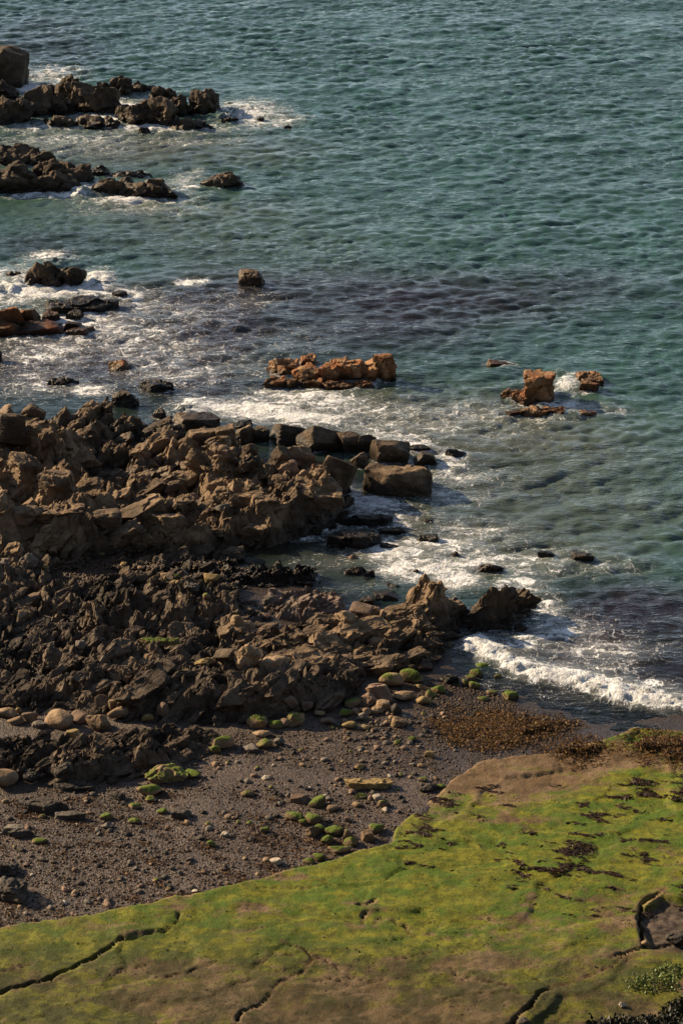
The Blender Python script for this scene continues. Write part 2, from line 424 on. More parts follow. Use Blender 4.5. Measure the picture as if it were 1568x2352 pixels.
def build_shelf():
    xs = axis(-13.5, 13.5, 0.068, [1, 3, 8, 20]); ys = axis(46.2, 66.5, 0.068, [])
    X, Y = np.meshgrid(xs, ys)
    Z, sd, tn, hol, crk = shelf_height(X, Y, True)
    # where algae grows: rim, cracks and rubbed patches stay bare
    def blob(L):
        a = np.zeros(X.shape)
        for u, v, ru, rv, s in L:
            cx, cy = P(u, v, 0.9); k = ppm(cx, cy, 0.9)
            a = np.maximum(a, s * np.exp(-(((X - cx) / (ru / k)) ** 2 + ((Y - cy) / (rv / k / 0.58)) ** 2)))
        return a
    bare = blob([(700, 2330, 330, 60, 1.0), (420, 2220, 160, 30, 0.8), (800, 2260, 190, 40, 1.0), (1120, 2190, 130, 30, 0.9), (1130, 1750, 210, 40, 1.6), (1300, 1700, 220, 30, 1.4), (1210, 1790, 160, 25, 0.9),
                 (1000, 1800, 60, 40, 0.7), (1420, 2090, 50, 40, 0.8), (580, 2080, 60, 20, 0.7), (1300, 2330, 130, 30, 0.7), (960, 2330, 220, 50, 1.1), (420, 2300, 300, 40, 0.8), (820, 2200, 160, 20, 0.7), (1100, 2270, 120, 40, 0.8), (1440, 2290, 110, 40, 0.6), (1200, 1850, 150, 25, 0.45),
                 (620, 2000, 80, 12, 0.7), (1530, 2250, 60, 20, 0.9), (250, 2120, 180, 14, 0.5), (60, 2210, 60, 40, 0.4), (690, 2275, 120, 40, 0.7)])
    lush = blob([(130, 2200, 150, 40, 1.0), (300, 2110, 90, 22, 1.0), (420, 2120, 70, 30, 1.0), (700, 2030, 250, 25, 1.0), (900, 2000, 200, 80, 0.9), (1080, 1960, 260, 60, 0.9), (1180, 1900, 200, 50, 0.8),
                 (1480, 1850, 160, 60, 1.0), (1350, 1810, 120, 30, 1.0), (900, 2150, 160, 30, 0.8), (1230, 2260, 50, 40, 0.9), (100, 2320, 170, 40, 0.7), (1500, 2240, 70, 30, 0.8), (560, 2180, 180, 30, 0.7), (1480, 1740, 90, 16, 0.9)])
    n = fbm2(X * 0.55, Y * 0.75, 5, 61, 0.6); n2 = fbm2(X * 2.2, Y * 3.0, 4, 62, 0.6)
    alg = 0.74 + 0.50 * lush - 0.66 * bare + 0.60 * n + 0.42 * n2 - 0.45 * tn - 0.55 * sstep(0.30, 0.02, sd + 0.25 * n2)
    alg = np.clip(alg, 0, 1)
    holl = sstep(-0.1, 0.2, hol)
    alg = alg * (1 - 0.85 * holl)
    t = NT('shelf_rock')
    pos = t.n('NewGeometry').outputs['Position']
    mp = t.n('Mapping', Vector=pos, Scale=(0.8, 1.3, 1.0), Rotation=(0, 0, -0.3))
    f1 = t.noise(mp.outputs[0], 3.2, 7.0, 0.70, 0.3); f2 = t.noise(pos, 15.0, 5.0, 0.75); f3 = t.noise(pos, 0.8, 4.0, 0.6); f4 = t.noise(mp.outputs[0], 1.2, 6.0, 0.7, 0.5)
    stone = t.mix(t.ramp(f3, 0.4, 0.62), (0.110, 0.070, 0.032), (0.185, 0.126, 0.072))
    stone = t.mix(t.math('MULTIPLY', t.ramp(f2, 0.45, 0.66), 0.65), stone, (0.045, 0.030, 0.016))
    stone = t.mix(t.math('MULTIPLY', t.ramp(f4, 0.50, 0.66), 0.55), stone, (0.062, 0.040, 0.022))
    stone = t.mix(t.attr('hollow').outputs['Fac'], stone, t.mix(t.ramp(f1, 0.4, 0.6), (0.028, 0.021, 0.017), (0.095, 0.072, 0.056)))
    gr = t.mix(t.ramp(f1, 0.36, 0.62), (0.070, 0.082, 0.004), (0.164, 0.164, 0.009))
    gr = t.mix(t.ramp(f4, 0.42, 0.60), gr, (0.057, 0.104, 0.004))
    gr = t.mix(t.math('MULTIPLY', t.ramp(f2, 0.46, 0.66), 0.65), gr, (0.036, 0.040, 0.007))
    a = t.math('ADD', t.attr('algae').outputs['Fac'], t.math('ADD', t.math('MULTIPLY', t.math('SUBTRACT', f1, 0.5), 1.3), t.math('MULTIPLY', t.math('SUBTRACT', f2, 0.5), 0.9)))
    c = t.mix(t.math('MULTIPLY', t.ramp(a, 0.22, 0.78), 0.95), stone, gr)
    c = t.mix(t.math('MULTIPLY', t.attr('low_dark').outputs['Fac'], t.math('ADD', 0.36, t.math('MULTIPLY', t.ramp(f4, 0.42, 0.56), 0.5))), c, (0.036, 0.031, 0.009))      # darker olive brown towards the near end of the shelf
    c = t.mix(t.math('MULTIPLY', t.ramp(t.attr('crack').outputs['Fac'], 0.3, 0.9), 0.6), c, (0.03, 0.025, 0.013))
    bp = t.n('Bump', Height=t.math('ADD', t.math('ADD', f1, f4), t.math('MULTIPLY', f2, 0.8)), Strength=0.6, Distance=0.08)
    t.out(t.n('BsdfPrincipled', Base__Color=c, Roughness=0.65, Normal=bp, **{'Specular__IOR__Level': 0.15}))
    low_dark = sstep(2070, 2270, 1176 + FV * np.tan(np.arctan2(CAM_H - 0.9, Y) - PITCH) + 60 * n)
    me = grid_mesh('rock_shelf', xs, ys, Z, keep=(sd > -0.30), attrs={'low_dark': low_dark, 'algae': alg, 'hollow': holl, 'crack': crk})
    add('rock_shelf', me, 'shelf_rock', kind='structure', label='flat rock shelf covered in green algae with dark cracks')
    r = slice(0, int((67 - RY[0]) / 0.1))
    sz, ss = shelf_height(RXX[r], RYY[r])
    HM[r] = np.maximum(HM[r], np.where(ss > -0.3, sz, -9))
build_shelf()
# ------------------------------------------------------------------ rock outcrops: jointed, tilted, broken surfaces through surveyed points
OUTCROPS = []
def outcrop(name, label, ctrl, outline, mat, z_out=0.2, res=0.07, cell=(1.3, 0.75), ang=0.35, amp=0.45, tilt=(0.42, -0.18), rim=0.45, seed=1,
            terr=0.0, tdip=(0.25, -0.15), lvl2=0.42, fine=0.05, warp=0.35, idw=3.2, crack=0.16, steep=2.0, ctrl_s=1.0):
    pts = pix(outline, z_out)
    ks = [0.9 if (ctrl_s < 0.7 and u < 200 and 1155 < v < 1200) else ctrl_s for u, v, z in ctrl]
    c = np.array([(*P(u, v, z * k_), z * k_) for (u, v, z), k_ in zip(ctrl, ks)], float)
    x0, x1 = min(p[0] for p in pts) - 0.6, max(p[0] for p in pts) + 0.6
    y0, y1 = min(p[1] for p in pts) - 0.6, max(p[1] for p in pts) + 0.6
    x0 = max(x0, -17); x1 = min(x1, 24)
    xs = np.arange(x0, x1, res); ys = np.arange(y0, y1, res)
    X, Y = np.meshgrid(xs, ys)
    wx = warp * fbm2(X * 0.75, Y * 0.75, 4, seed * 31); wy = warp * fbm2(X * 0.75 + 9, Y * 0.75 + 4, 4, seed * 31 + 5)
    A, B = X + wx, Y + wy
    sd = signed(A, B, pts)
    num = 0; den = 0
    for cx, cy, cz in c:
        w = 1.0 / ((A - cx) ** 2 + (B - cy) ** 2 + 0.06) ** (idw / 2)
        num = num + w * cz; den = den + w
    base = num / den
    ca, sa = math.cos(ang), math.sin(ang)
    def joints(sx, sy, am, tl, sdn, ck, cw):
        p, q = (A * ca + B * sa), (-A * sa + B * ca)
        ox, oy, ci, cj, e = worley2(p / sx, q / sy, sdn, 0.95)
        dx, dy = ox * sx, oy * sy
        r1, r2, r3 = _h(ci, cj, 7, sdn), _h(ci, cj, 8, sdn), _h(ci, cj, 9, sdn)
        tp = tl[0] + 0.75 * (r2 - 0.5); tq = tl[1] + 0.75 * (r3 - 0.5)
        return am * (r1 - 0.5) + tp * dx + tq * dy - ck * sstep(cw, 0.0, e)
    amp *= 0.75
    b1 = joints(cell[0], cell[1], amp, tilt, seed * 7 + 1, crack, 0.10)
    b2 = joints(cell[0] * 0.45, cell[1] * 0.55, amp * lvl2, (tilt[0], tilt[1]), seed * 7 + 2, crack * 0.5, 0.10)
    g = sample(GM, X, Y)
    env = sstep(-0.05, rim, sd)
    z = base + (b1 + b2) * (0.35 + 0.65 * env)
    if terr:
        q = (z - tdip[0] * X - tdip[1] * Y) / terr + 0.5 * fbm2(X * 0.5, Y * 0.5, 2, seed * 17)
        f = q - np.floor(q)
        z = z + terr * (sstep(0.30, 0.95, f) - f) * 0.9
    z = np.where(sd > -0.5, (g - 0.35) + (np.maximum(z, g - 0.3) - g + 0.35) * env, g - 0.4)
    # needles break off: nothing stands steeper than its own stone allows
    lim = res * (steep * (1.0 + 0.7 * fbm2(X * 0.8, Y * 0.8, 2, seed * 19)))
    for _ in range(12):
        q = np.pad(z, 1, mode='edge')
        m = np.minimum(np.minimum(q[:-2, 1:-1], q[2:, 1:-1]), np.minimum(q[1:-1, :-2], q[1:-1, 2:])) + lim
        m2 = np.minimum(np.minimum(q[:-2, :-2], q[2:, 2:]), np.minimum(q[2:, :-2], q[:-2, 2:])) + lim * 1.4
        z = np.minimum(z, np.minimum(m, m2))
    b3 = joints(max(cell[0] * 0.22, 0.30), max(cell[1] * 0.26, 0.22), 0.14, (0.40, -0.25), seed * 7 + 3, 0.05, 0.12)
    rid = 0.5 - np.abs(fbm2(X * 1.9, Y * 1.9, 4, seed * 13, 0.6)) * 2.2
    z = z + (b3 * (0.5 + fine * 10) + fine * rid + fine * 0.8 * fbm2(X * 5.5, Y * 5.5, 3, seed * 13 + 4, 0.6)) * env
    lay = fbm2(X * 0.6 + z * 0.4, z * 4.5 + 0.3 * X, 3, seed * 23)
    DX = 0.09 * lay * env; DY = 0.12 * fbm2(X * 0.8 + 3, z * 4.0 + 0.2 * X + 7, 3, seed * 29) * env
    keep = (z > g - 0.12) & (sd > -0.4)
    me = grid_mesh(name, xs, ys, z, keep=keep, smooth=False, DX=DX, DY=DY)
    e = empty(name, (sum(p[0] for p in pts) / len(pts), sum(p[1] for p in pts) / len(pts), 0.0), label, 'rock outcrop')
    o = add('bedrock', me, mat, e, (-e.location[0], -e.location[1], 0.0))
    OUTCROPS.append((e, outline))
    # note it in the raster
    i0 = max(0, int((x0 - RX[0]) / 0.1)); j0 = max(0, int((y0 - RY[0]) / 0.1))
    i1 = min(len(RX), int((xs[-1] - RX[0]) / 0.1)); j1 = min(len(RY), int((ys[-1] - RY[0]) / 0.1))
    ii = np.clip(((RX[i0:i1] - x0) / res).astype(int), 0, len(xs) - 1); jj = np.clip(((RY[j0:j1] - y0) / res).astype(int), 0, len(ys) - 1)
    HM[j0:j1, i0:i1] = np.maximum(HM[j0:j1, i0:i1], z[np.ix_(jj, ii)])
    return e

outcrop('rock_outcrop', 'great brown crag with a dark hollow at left, biggest rock mass in view',
        [(-150, 1035, 3.1), (20, 1035, 3.2), (100, 1040, 3.3), (180, 1062, 3.0), (235, 1100, 2.5), (-100, 1000, 3.0), (60, 1000, 2.8), (120, 998, 2.5), (170, 962, 1.2), (230, 968, 1.0), (330, 978, 1.0), (385, 988, 0.9),
         (255, 1006, 1.8), (320, 1008, 1.8), (400, 1012, 1.7), (450, 1022, 1.6), (270, 1080, 0.5), (290, 1095, 0.4), (320, 1085, 0.4), (345, 1100, 0.4), (380, 1085, 0.5), (310, 1060, 0.9), (-100, 1165, 2.3), (0, 1165, 2.2), (100, 1172, 2.2), (190, 1180, 2.0), (0, 1115, 2.7), (100, 1115, 2.8),
         (200, 1140, 2.4), (300, 1132, 1.0), (380, 1142, 1.0), (430, 1125, 1.0), (245, 1182, 1.7), (330, 1166, 1.9), (395, 1175, 1.9), (270, 1240, 0.9), (300, 1268, 0.5), (415, 1195, 1.8), (480, 1190, 1.3), (-60, 960, 1.0), (60, 975, 0.9), (500, 1050, 1.0)],
        [(-420, 1300), (-150, 1294), (120, 1290), (210, 1286), (260, 1290), (330, 1276), (430, 1274), (505, 1268), (540, 1200), (500, 1110), (600, 1070), (560, 1012), (400, 985), (300, 960), (200, 952), (110, 968), (0, 960), (-420, 950)],
        'rock_brown', 0.2, 0.065, (1.9, 1.15), 0.5, 0.75, (0.40, -0.30), 0.6, 2, ctrl_s=0.62)
outcrop('rock_outcrop', 'broad brown rock platform sloping into the surf right of the great crag',
        [(440, 1112, 1.1), (520, 1097, 1.25), (600, 1096, 1.25), (680, 1102, 1.3), (750, 1132, 1.4), (782, 1160, 1.2), (480, 1142, 1.1), (560, 1150, 1.2), (640, 1160, 1.35), (700, 1166, 1.4), (540, 1190, 0.9), (600, 1200, 1.0), (660, 1190, 1.2), (560, 1240, 0.3), (605, 1252, 0.2), (500, 1170, 1.0)],
        [(480, 1262), (560, 1262), (625, 1258), (660, 1240), (705, 1236), (760, 1212), (798, 1186), (806, 1150), (790, 1112), (700, 1092), (560, 1085), (440, 1105), (430, 1160), (470, 1200)],
        'rock_brown', 0.05, 0.055, (1.2, 0.8), 0.25, 0.34, (0.30, -0.22), 0.5, 3, terr=0.22, tdip=(0.22, 0.05))
LOW = [(-100, 1290, 1.0), (0, 1300, 0.9), (60, 1288, 1.0), (90, 1312, 0.8), (20, 1342, 1.1), (80, 1332, 1.0), (60, 1402, 0.5), (100, 1430, 0.45), (150, 1420, 0.5), (-80, 1400, 0.6), (150, 1367, 1.0), (220, 1337, 1.05), (300, 1324, 1.05), (360, 1314, 0.9),
       (200, 1387, 0.55), (300, 1362, 0.55), (250, 1387, 1.3), (310, 1362, 1.5), (380, 1357, 1.4), (330, 1402, 1.3), (350, 1432, 0.8), (420, 1367, 1.2), (470, 1382, 1.1), (170, 1320, 0.42), (260, 1300, 0.42), (320, 1296, 0.42),
       (0, 1462, 0.8), (90, 1457, 0.85), (50, 1505, 0.35), (150, 1472, 0.8), (200, 1482, 0.8), (280, 1452, 0.8), (360, 1472, 0.7), (430, 1452, 0.8), (480, 1422, 0.9), (540, 1442, 0.9), (500, 1482, 0.7), (100, 1542, 0.8), (180, 1532, 0.95), (250, 1502, 1.0), (330, 1500, 0.9), (420, 1500, 0.8), (380, 1305, 0.5), (450, 1302, 0.45), (520, 1318, 0.35), (430, 1335, 0.5)]
outcrop('rock_outcrop', 'low broken grey ridges around the shingle pocket, left of the tide pools', LOW,
        [(-420, 1270), (60, 1262), (110, 1290), (135, 1340), (200, 1342), (330, 1310), (350, 1285), (420, 1276), (520, 1286), (555, 1320), (560, 1375), (600, 1415), (600, 1470), (520, 1510), (440, 1540), (300, 1560), (100, 1560), (-420, 1560)],
        'rock_grey', 0.45, 0.055, (0.85, 0.42), 0.55, 0.42, (0.50, -0.35), 0.3, 4, ctrl_s=0.85)
outcrop('rock_outcrop', 'long dark fronted ridge above the shingle beach, behind the round boulders',
        [(-100, 1595, 1.0), (30, 1590, 0.95), (100, 1572, 1.05), (200, 1562, 1.25), (300, 1570, 1.4), (400, 1576, 1.5), (500, 1576, 1.5), (600, 1570, 1.5), (700, 1562, 1.4), (780, 1550, 1.0), (100, 1612, 0.7), (200, 1622, 0.7), (0, 1540, 0.75), (100, 1540, 0.85), (250, 1530, 1.0), (400, 1535, 1.1), (550, 1530, 1.2), (660, 1525, 1.2), (450, 1510, 0.9), (330, 1545, 1.1), (60, 1515, 0.3), (20, 1525, 0.3)],
        [(-420, 1640), (0, 1628), (180, 1640), (320, 1652), (480, 1652), (640, 1640), (760, 1612), (835, 1572), (820, 1530), (700, 1520), (560, 1512), (420, 1512), (300, 1520), (180, 1522), (110, 1545), (-60, 1560), (-420, 1560)],
        'rock_grey', 0.5, 0.055, (1.2, 0.42), 0.62, 0.38, (0.42, -0.32), 0.42, 5, ctrl_s=0.85)
outcrop('rock_outcrop', 'layered brown ledge stepping down beside the pinkish wet slab',
        [(560, 1450, 0.9), (620, 1440, 1.0), (700, 1427, 1.15), (800, 1417, 1.25), (880, 1407, 1.35), (960, 1422, 1.2), (1000, 1450, 0.9), (620, 1500, 1.0), (720, 1490, 0.9), (850, 1482, 0.75), (950, 1492, 0.35), (560, 1520, 1.0), (700, 1530, 0.9), (820, 1520, 0.6), (900, 1450, 1.1)],
        [(540, 1545), (700, 1560), (820, 1560), (900, 1545), (985, 1530), (1022, 1490), (1030, 1452), (990, 1420), (900, 1415), (800, 1425), (700, 1440), (600, 1450), (540, 1470)],
        'rock_brown', 0.25, 0.05, (1.5, 0.55), 0.22, 0.26, (0.22, -0.12), 0.4, 6, terr=0.17, tdip=(0.12, 0.10), ctrl_s=0.72)
outcrop('rock_outcrop', 'sharp upright crag with a lit left face beside the layered wedge rock',
        [(930, 1372, 1.1), (960, 1358, 1.4), (1000, 1347, 1.7), (1042, 1336, 1.9), (960, 1402, 1.0), (1052, 1362, 1.6), (920, 1405, 0.7), (1000, 1390, 1.4)],
        [(890, 1432), (960, 1456), (1045, 1452), (1064, 1425), (1060, 1400), (1000, 1388), (920, 1392)],
        'rock_brown', 0.1, 0.045, (0.7, 0.45), 0.6, 0.4, (0.45, -0.1), 0.28, 7)
outcrop('rock_outcrop', 'layered dark wedge rock with the sea foaming at its right end',
        [(1072, 1395, 1.0), (1120, 1362, 1.4), (1158, 1336, 1.7), (1190, 1350, 1.5), (1226, 1386, 0.8), (1100, 1432, 0.3), (1170, 1437, 0.2), (1150, 1392, 1.1), (1205, 1412, 0.5)],
        [(1052, 1442), (1100, 1452), (1180, 1449), (1236, 1430), (1248, 1404), (1210, 1388), (1120, 1392), (1062, 1412)],
        'rock_dark', 0.0, 0.045, (1.3, 0.35), 0.55, 0.22, (0.22, -0.15), 0.35, 8, terr=0.20, tdip=(0.42, 0.10), warp=0.2)
outcrop('rock_outcrop', 'tilted dark slaty ridge running out onto the shingle below the round boulders',
        [(-100, 1690, 0.9), (0, 1685, 0.8), (60, 1695, 0.9), (130, 1717, 1.1), (160, 1722, 1.15), (230, 1712, 1.2), (300, 1702, 1.05), (400, 1682, 0.85), (460, 1664, 0.65), (120, 1766, 0.95), (180, 1752, 1.05), (300, 1742, 0.9), (420, 1722, 0.7), (462, 1702, 0.6), (30, 1725, 0.8), (0, 1760, 0.8)],
        [(-420, 1800), (0, 1792), (120, 1797), (250, 1792), (335, 1772), (425, 1747), (485, 1717), (492, 1674), (430, 1660), (300, 1684), (150, 1694), (0, 1692), (-420, 1690)],
        'rock_grey', 0.6, 0.045, (1.0, 0.28), 0.42, 0.26, (0.30, -0.35), 0.3, 9, terr=0.13, tdip=(0.30, -0.25))
outcrop('rock_outcrop', 'flat pinkish wet slab at the edge of the tide channel',
        [(620, 1372, 0.30), (680, 1352, 0.34), (770, 1352, 0.42), (790, 1375, 0.45), (740, 1412, 0.5), (650, 1402, 0.4), (700, 1380, 0.4)],
        [(590, 1395), (640, 1422), (740, 1436), (792, 1416), (806, 1388), (790, 1354), (690, 1346), (605, 1360)],
        'slab_pink', 0.2, 0.05, (1.6, 0.8), 0.1, 0.03, (0.02, -0.01), 0.2, 10, lvl2=0.6, fine=0.02, crack=0.05)
outcrop('rock_outcrop', 'wet black strata ledge along the tide channel above the pinkish slab',
        [(520, 1300, 0.35), (600, 1300, 0.45), (680, 1305, 0.45), (735, 1312, 0.3), (560, 1325, 0.3), (660, 1328, 0.3)],
        [(500, 1320), (540, 1345), (660, 1342), (740, 1330), (746, 1310), (640, 1300), (520, 1300)],
        'rock_wet', 0.1, 0.05, (0.8, 0.2), 0.08, 0.18, (0.2, -0.3), 0.25, 11, terr=0.12, tdip=(0.0, 0.2))

# ------------------------------------------------------------------ single rocks
def ico(sub):
    import bmesh
    bm = bmesh.new(); bmesh.ops.create_icosphere(bm, subdivisions=sub, radius=1.0)
    v = np.array([q.co[:] for q in bm.verts]); f = np.array([[q.index for q in p.verts] for p in bm.faces], np.int32)
    bm.free(); return v, f
ICO = {k: ico(k) for k in (1, 2, 3, 4, 5, 6)}

SHAPES = {  # box-likeness, cuts, edge sharpness, rough relief, tilt
    'block':   (True, 5, 44, 0.030, 0.50), 'angular': (False, 13, 24, 0.055, 0.5), 'round': (False, 9, 7.0, 0.050, 0.5), 'slab': (True, 4, 22, 0.05, 0.10),
    'crag':    (False, 12, 16, 0.15, 0.5), 'wedge': (True, 3, 48, 0.028, 0.75), 'lump': (False, 12, 9, 0.11, 0.4), 'brick': (True, 2, 40, 0.035, 0.10), 'peak': (True, 0, 40, 0.05, 0.15), 'facet': (True, 7, 60, 0.020, 0.40)}

CHUNK = {'facet': (2.2, 0.8, 0.055), 'peak': (2.0, 0.7, 0.10), 'block': (1.6, 0.6, 0.06), 'wedge': (1.5, 0.6, 0.05), 'brick': (2.1, 0.35, 0.20), 'slab': (2.2, 0.8, 0.10), 'crag': (2.4, 0.9, 0.26), 'angular': (1.8, 0.9, 0.09), 'lump': (2.6, 0.9, 0.14)}
def cell3(p, seed, jit):
    i = np.floor(p); best = np.full(len(p), 9.0); val = np.zeros(len(p))
    for a in (-1, 0, 1):
        for b in (-1, 0, 1):
            for c in (-1, 0, 1):
                q = i + np.array([a, b, c]); kz = q[:, 2]
                f = np.stack([_h(q[:, 0], q[:, 1], kz * 4 + n, seed) for n in range(3)], 1)
                d = ((q + 0.5 + jit * (f - 0.5) - p) ** 2).sum(1)
                n = d < best
                best = np.where(n, d, best); val = np.where(n, _h(q[:, 0], q[:, 1], kz * 4 + 3, seed), val)
    return val

def star_rock(name, dims, shape, seed, sub):
    boxy, cuts, pw, rough, tl = SHAPES[shape]
    r = np.random.default_rng(seed * 101 + 13)
    n = []; h = []
    if shape == 'peak':
        for i in range(5):
            a = i * 1.2566 + r.uniform(-0.3, 0.3); q = np.array([math.cos(a), math.sin(a), r.uniform(0.25, 0.55)]); n.append(q / np.linalg.norm(q)); h.append(r.uniform(0.5, 0.75))
        n += [np.array([0, 0, -1.0]), np.array([0.3, -0.2, 0.93])]; h += [1.0, 1.25]
    elif boxy:
        for ax in range(3):
            for s in (-1, 1):
                q = np.zeros(3); q[ax] = s; q += r.normal(0, 0.13, 3); n.append(q / np.linalg.norm(q)); h.append(r.uniform(0.85, 1.0))
        for _ in range(cuts):
            q = r.normal(0, 1, 3); q[2] = abs(q[2]); n.append(q / np.linalg.norm(q)); h.append(r.uniform(0.95, 1.2) if shape != 'facet' else r.uniform(0.80, 1.08))
    else:
        k = cuts + 4
        for i in range(k):
            zz = 1 - 2 * (i + 0.5) / k; a = i * 2.399963 + r.uniform(0, 6.28) * 0.3; rr = math.sqrt(1 - zz * zz)
            q = np.array([rr * math.cos(a), rr * math.sin(a), zz]) + r.normal(0, 0.28, 3); n.append(q / np.linalg.norm(q)); h.append(r.uniform(0.78, 1.08))
    n = np.array(n); h = np.array(h)
    ax = r.normal(0, 1, 3); ax[2] *= 0.2; ax /= np.linalg.norm(ax)
    yaw = r.uniform(-0.6, 0.6) if boxy else r.uniform(0, 6.28)
    from mathutils import Matrix
    M = np.array(Matrix.Rotation(yaw, 3, 'Z') @ Matrix.Rotation(r.uniform(-tl, tl), 3, Vector(ax)))
    n = n @ M.T
    d, f = ICO[sub]
    t = np.maximum(d @ n.T / h[None], 0)
    rad = 1.0 / np.maximum((t ** pw).sum(1) ** (1.0 / pw), 1e-4)
    v = d * rad[:, None]
    lo, hi = v.min(0), v.max(0)
    v = (v - (lo + hi) / 2) / ((hi - lo) / 2)
    dim = np.array(dims); v = v * dim / 2
    m = float(np.cbrt(dims[0] * dims[1] * dims[2]))
    o3 = np.array([seed * 3.7 % 50, seed * 1.9 % 50, 0])
    nv = d * (1 / dim)[None]; nv /= np.linalg.norm(nv, axis=1)[:, None]
    bumpy = fbm3(v / m * 2.2 + o3, 5, seed, 0.58)
    if shape in ('crag', 'lump'):
        bumpy = bumpy + 0.7 * (np.abs(fbm3(v / m * 1.6 + o3 + 5, 3, seed + 9)) * 2 - 0.6)
    if shape in ('block', 'wedge', 'slab', 'brick'):
        s_ = v @ np.array([0.15, 0.1, 1.0]) / m
        bumpy = bumpy + 0.5 * vnoise3(np.stack([v[:, 0] / m * 0.7, v[:, 1] / m * 0.7, s_ * 7], 1) + o3, seed + 4)
    ck = CHUNK.get(shape, 0)
    if ck:
        f_, j_, s3 = ck
        wob = 0.18 * np.stack([vnoise3(v / m * 2.0 + o3 + k * 7, seed + 20 + k) for k in range(3)], 1)
        bumpy = bumpy + s3 / rough * (cell3((v / m + wob) @ M * np.array([f_, f_, f_ * 1.25]) + o3, seed + 31, j_) - 0.62)
        bumpy = bumpy + 0.35 * s3 / rough * (cell3((v / m + wob * 0.5) @ M * f_ * 2.3 + o3, seed + 37, j_) - 0.6)
    v = v + nv * (bumpy * rough * m)[:, None]
    return mesh_from(name, v, f, smooth=(shape == 'round'))

ROCK_N = [0]
def rock(b, shape, mat, name='boulder', label=None, cat='boulder', group=None, parent=None, deep=0.7, sea=False, sub=None, dz=0.0, grow=1.0):
    u0, v0, u1, v1 = b
    ROCK_N[0] += 1; sd = ROCK_N[0]
    x, y, z = hit((u0 + u1) / 2, v1, sea=sea)
    z += dz
    k = float(ppm(x, y, z))
    w = (u1 - u0) / k; tall = (v1 - v0) / k
    dep = math.atan2(CAM_H - z, y)
    dd = min(deep * w, 0.62 * tall / math.sin(dep))
    hh = max((tall - 0.78 * dd * math.sin(dep)) / math.cos(dep), 0.3 * tall)
    e = 0.30 * hh if not sea else 0.30 * hh + 0.35
    full = hh + e
    if sub is None:
        px = max(u1 - u0, v1 - v0) * 0.435
        sub = (3 if px < 15 else 4 if px < 40 else 5) if shape != 'round' else (3 if px < 16 else 4)
    me = star_rock(name, (w * grow, dd * 1.05, full), shape, sd, sub)
    cx, cy, cz = x * (1 + dd * 0.42 / y), y + dd * 0.42, z - e + full / 2
    if parent is not None:
        pl = parent.location
        o = add(name, me, mat, parent, (cx - pl[0], cy - pl[1], cz - pl[2]))
    else:
        o = add(name, me, mat, None, (cx, cy, cz), label, cat, group)
    i0, i1 = int((cx - w / 2 - RX[0]) / 0.1), int((cx + w / 2 - RX[0]) / 0.1) + 1; j0, j1 = int((cy - dd / 2 - RY[0]) / 0.1), int((cy + dd / 2 - RY[0]) / 0.1) + 1
    i0 = max(i0, 0); j0 = max(j0, 0)
    if sea and i1 > i0 and j1 > j0:
        xx, yy = RXX[j0:j1, i0:i1], RYY[j0:j1, i0:i1]
        ins = ((xx - cx) / (w / 2 + 0.05)) ** 2 + ((yy - cy) / (dd / 2 + 0.05)) ** 2 < 0.85
        HM[j0:j1, i0:i1] = np.where(ins, np.maximum(HM[j0:j1, i0:i1], z + 0.25), HM[j0:j1, i0:i1])
    return o

def cluster(name, label, boxes, shape, mat, cat='reef', sea=True, deep=0.7):
    """one standing rock made of broken blocks; nearest blocks last"""
    us = [b[0] for b in boxes] + [b[2] for b in boxes]
    x, y, z = hit(sum(us) / len(us), max(b[3] for b in boxes), sea=sea)
    e = empty(name, (x, y, z), label, cat)
    keep = HM.copy()
    new = HM.copy()
    for b in boxes:
        HM[:] = keep
        sh = b[4] if len(b) > 4 else shape; mt = b[5] if len(b) > 5 else mat
        rock(b[:4], sh, mt, 'rock_block', parent=e, sea=sea, deep=deep, grow=1.06 if sh == 'brick' else 1.28, sub=5 if (sh == 'brick' and b[2] - b[0] > 45) else None)
        np.maximum(new, HM, out=new)
    HM[:] = new
    return e

cluster('sea_stack', 'tall dark sea stack at the far left edge of the picture', [(-50, 98, 57, 204, 'block'), (-40, 175, 40, 236)], 'crag', 'rock_far', 'sea stack')
cluster('reef', 'long jagged dark reef farthest out, surf bursting at its right end',
        [(100, 190, 150, 232), (138, 168, 192, 242), (225, 185, 258, 216), (248, 174, 302, 222), (288, 184, 347, 217), (345, 196, 396, 234), (-20, 222, 72, 288), (42, 198, 122, 268), (98, 208, 168, 264), (172, 176, 262, 260),
         (390, 212, 438, 268), (428, 198, 495, 264), (255, 232, 312, 264), (280, 228, 372, 288), (350, 224, 412, 292), (395, 268, 487, 304), (185, 266, 272, 300), (110, 264, 178, 297), (505, 266, 545, 285)], 'crag', 'rock_far')
cluster('reef', 'rounded brown reef at the left edge nearer than the jagged reef', [(-40, 318, 84, 382), (66, 342, 125, 385), (85, 348, 196, 422), (-40, 372, 92, 447), (55, 385, 178, 443), (110, 378, 204, 430)], 'lump', 'rock_dark')
cluster('reef', 'flat knobbly brown rock awash right of the rounded reef', [(262, 388, 346, 412), (215, 400, 310, 446), (280, 404, 400, 456)], 'lump', 'rock_dark')
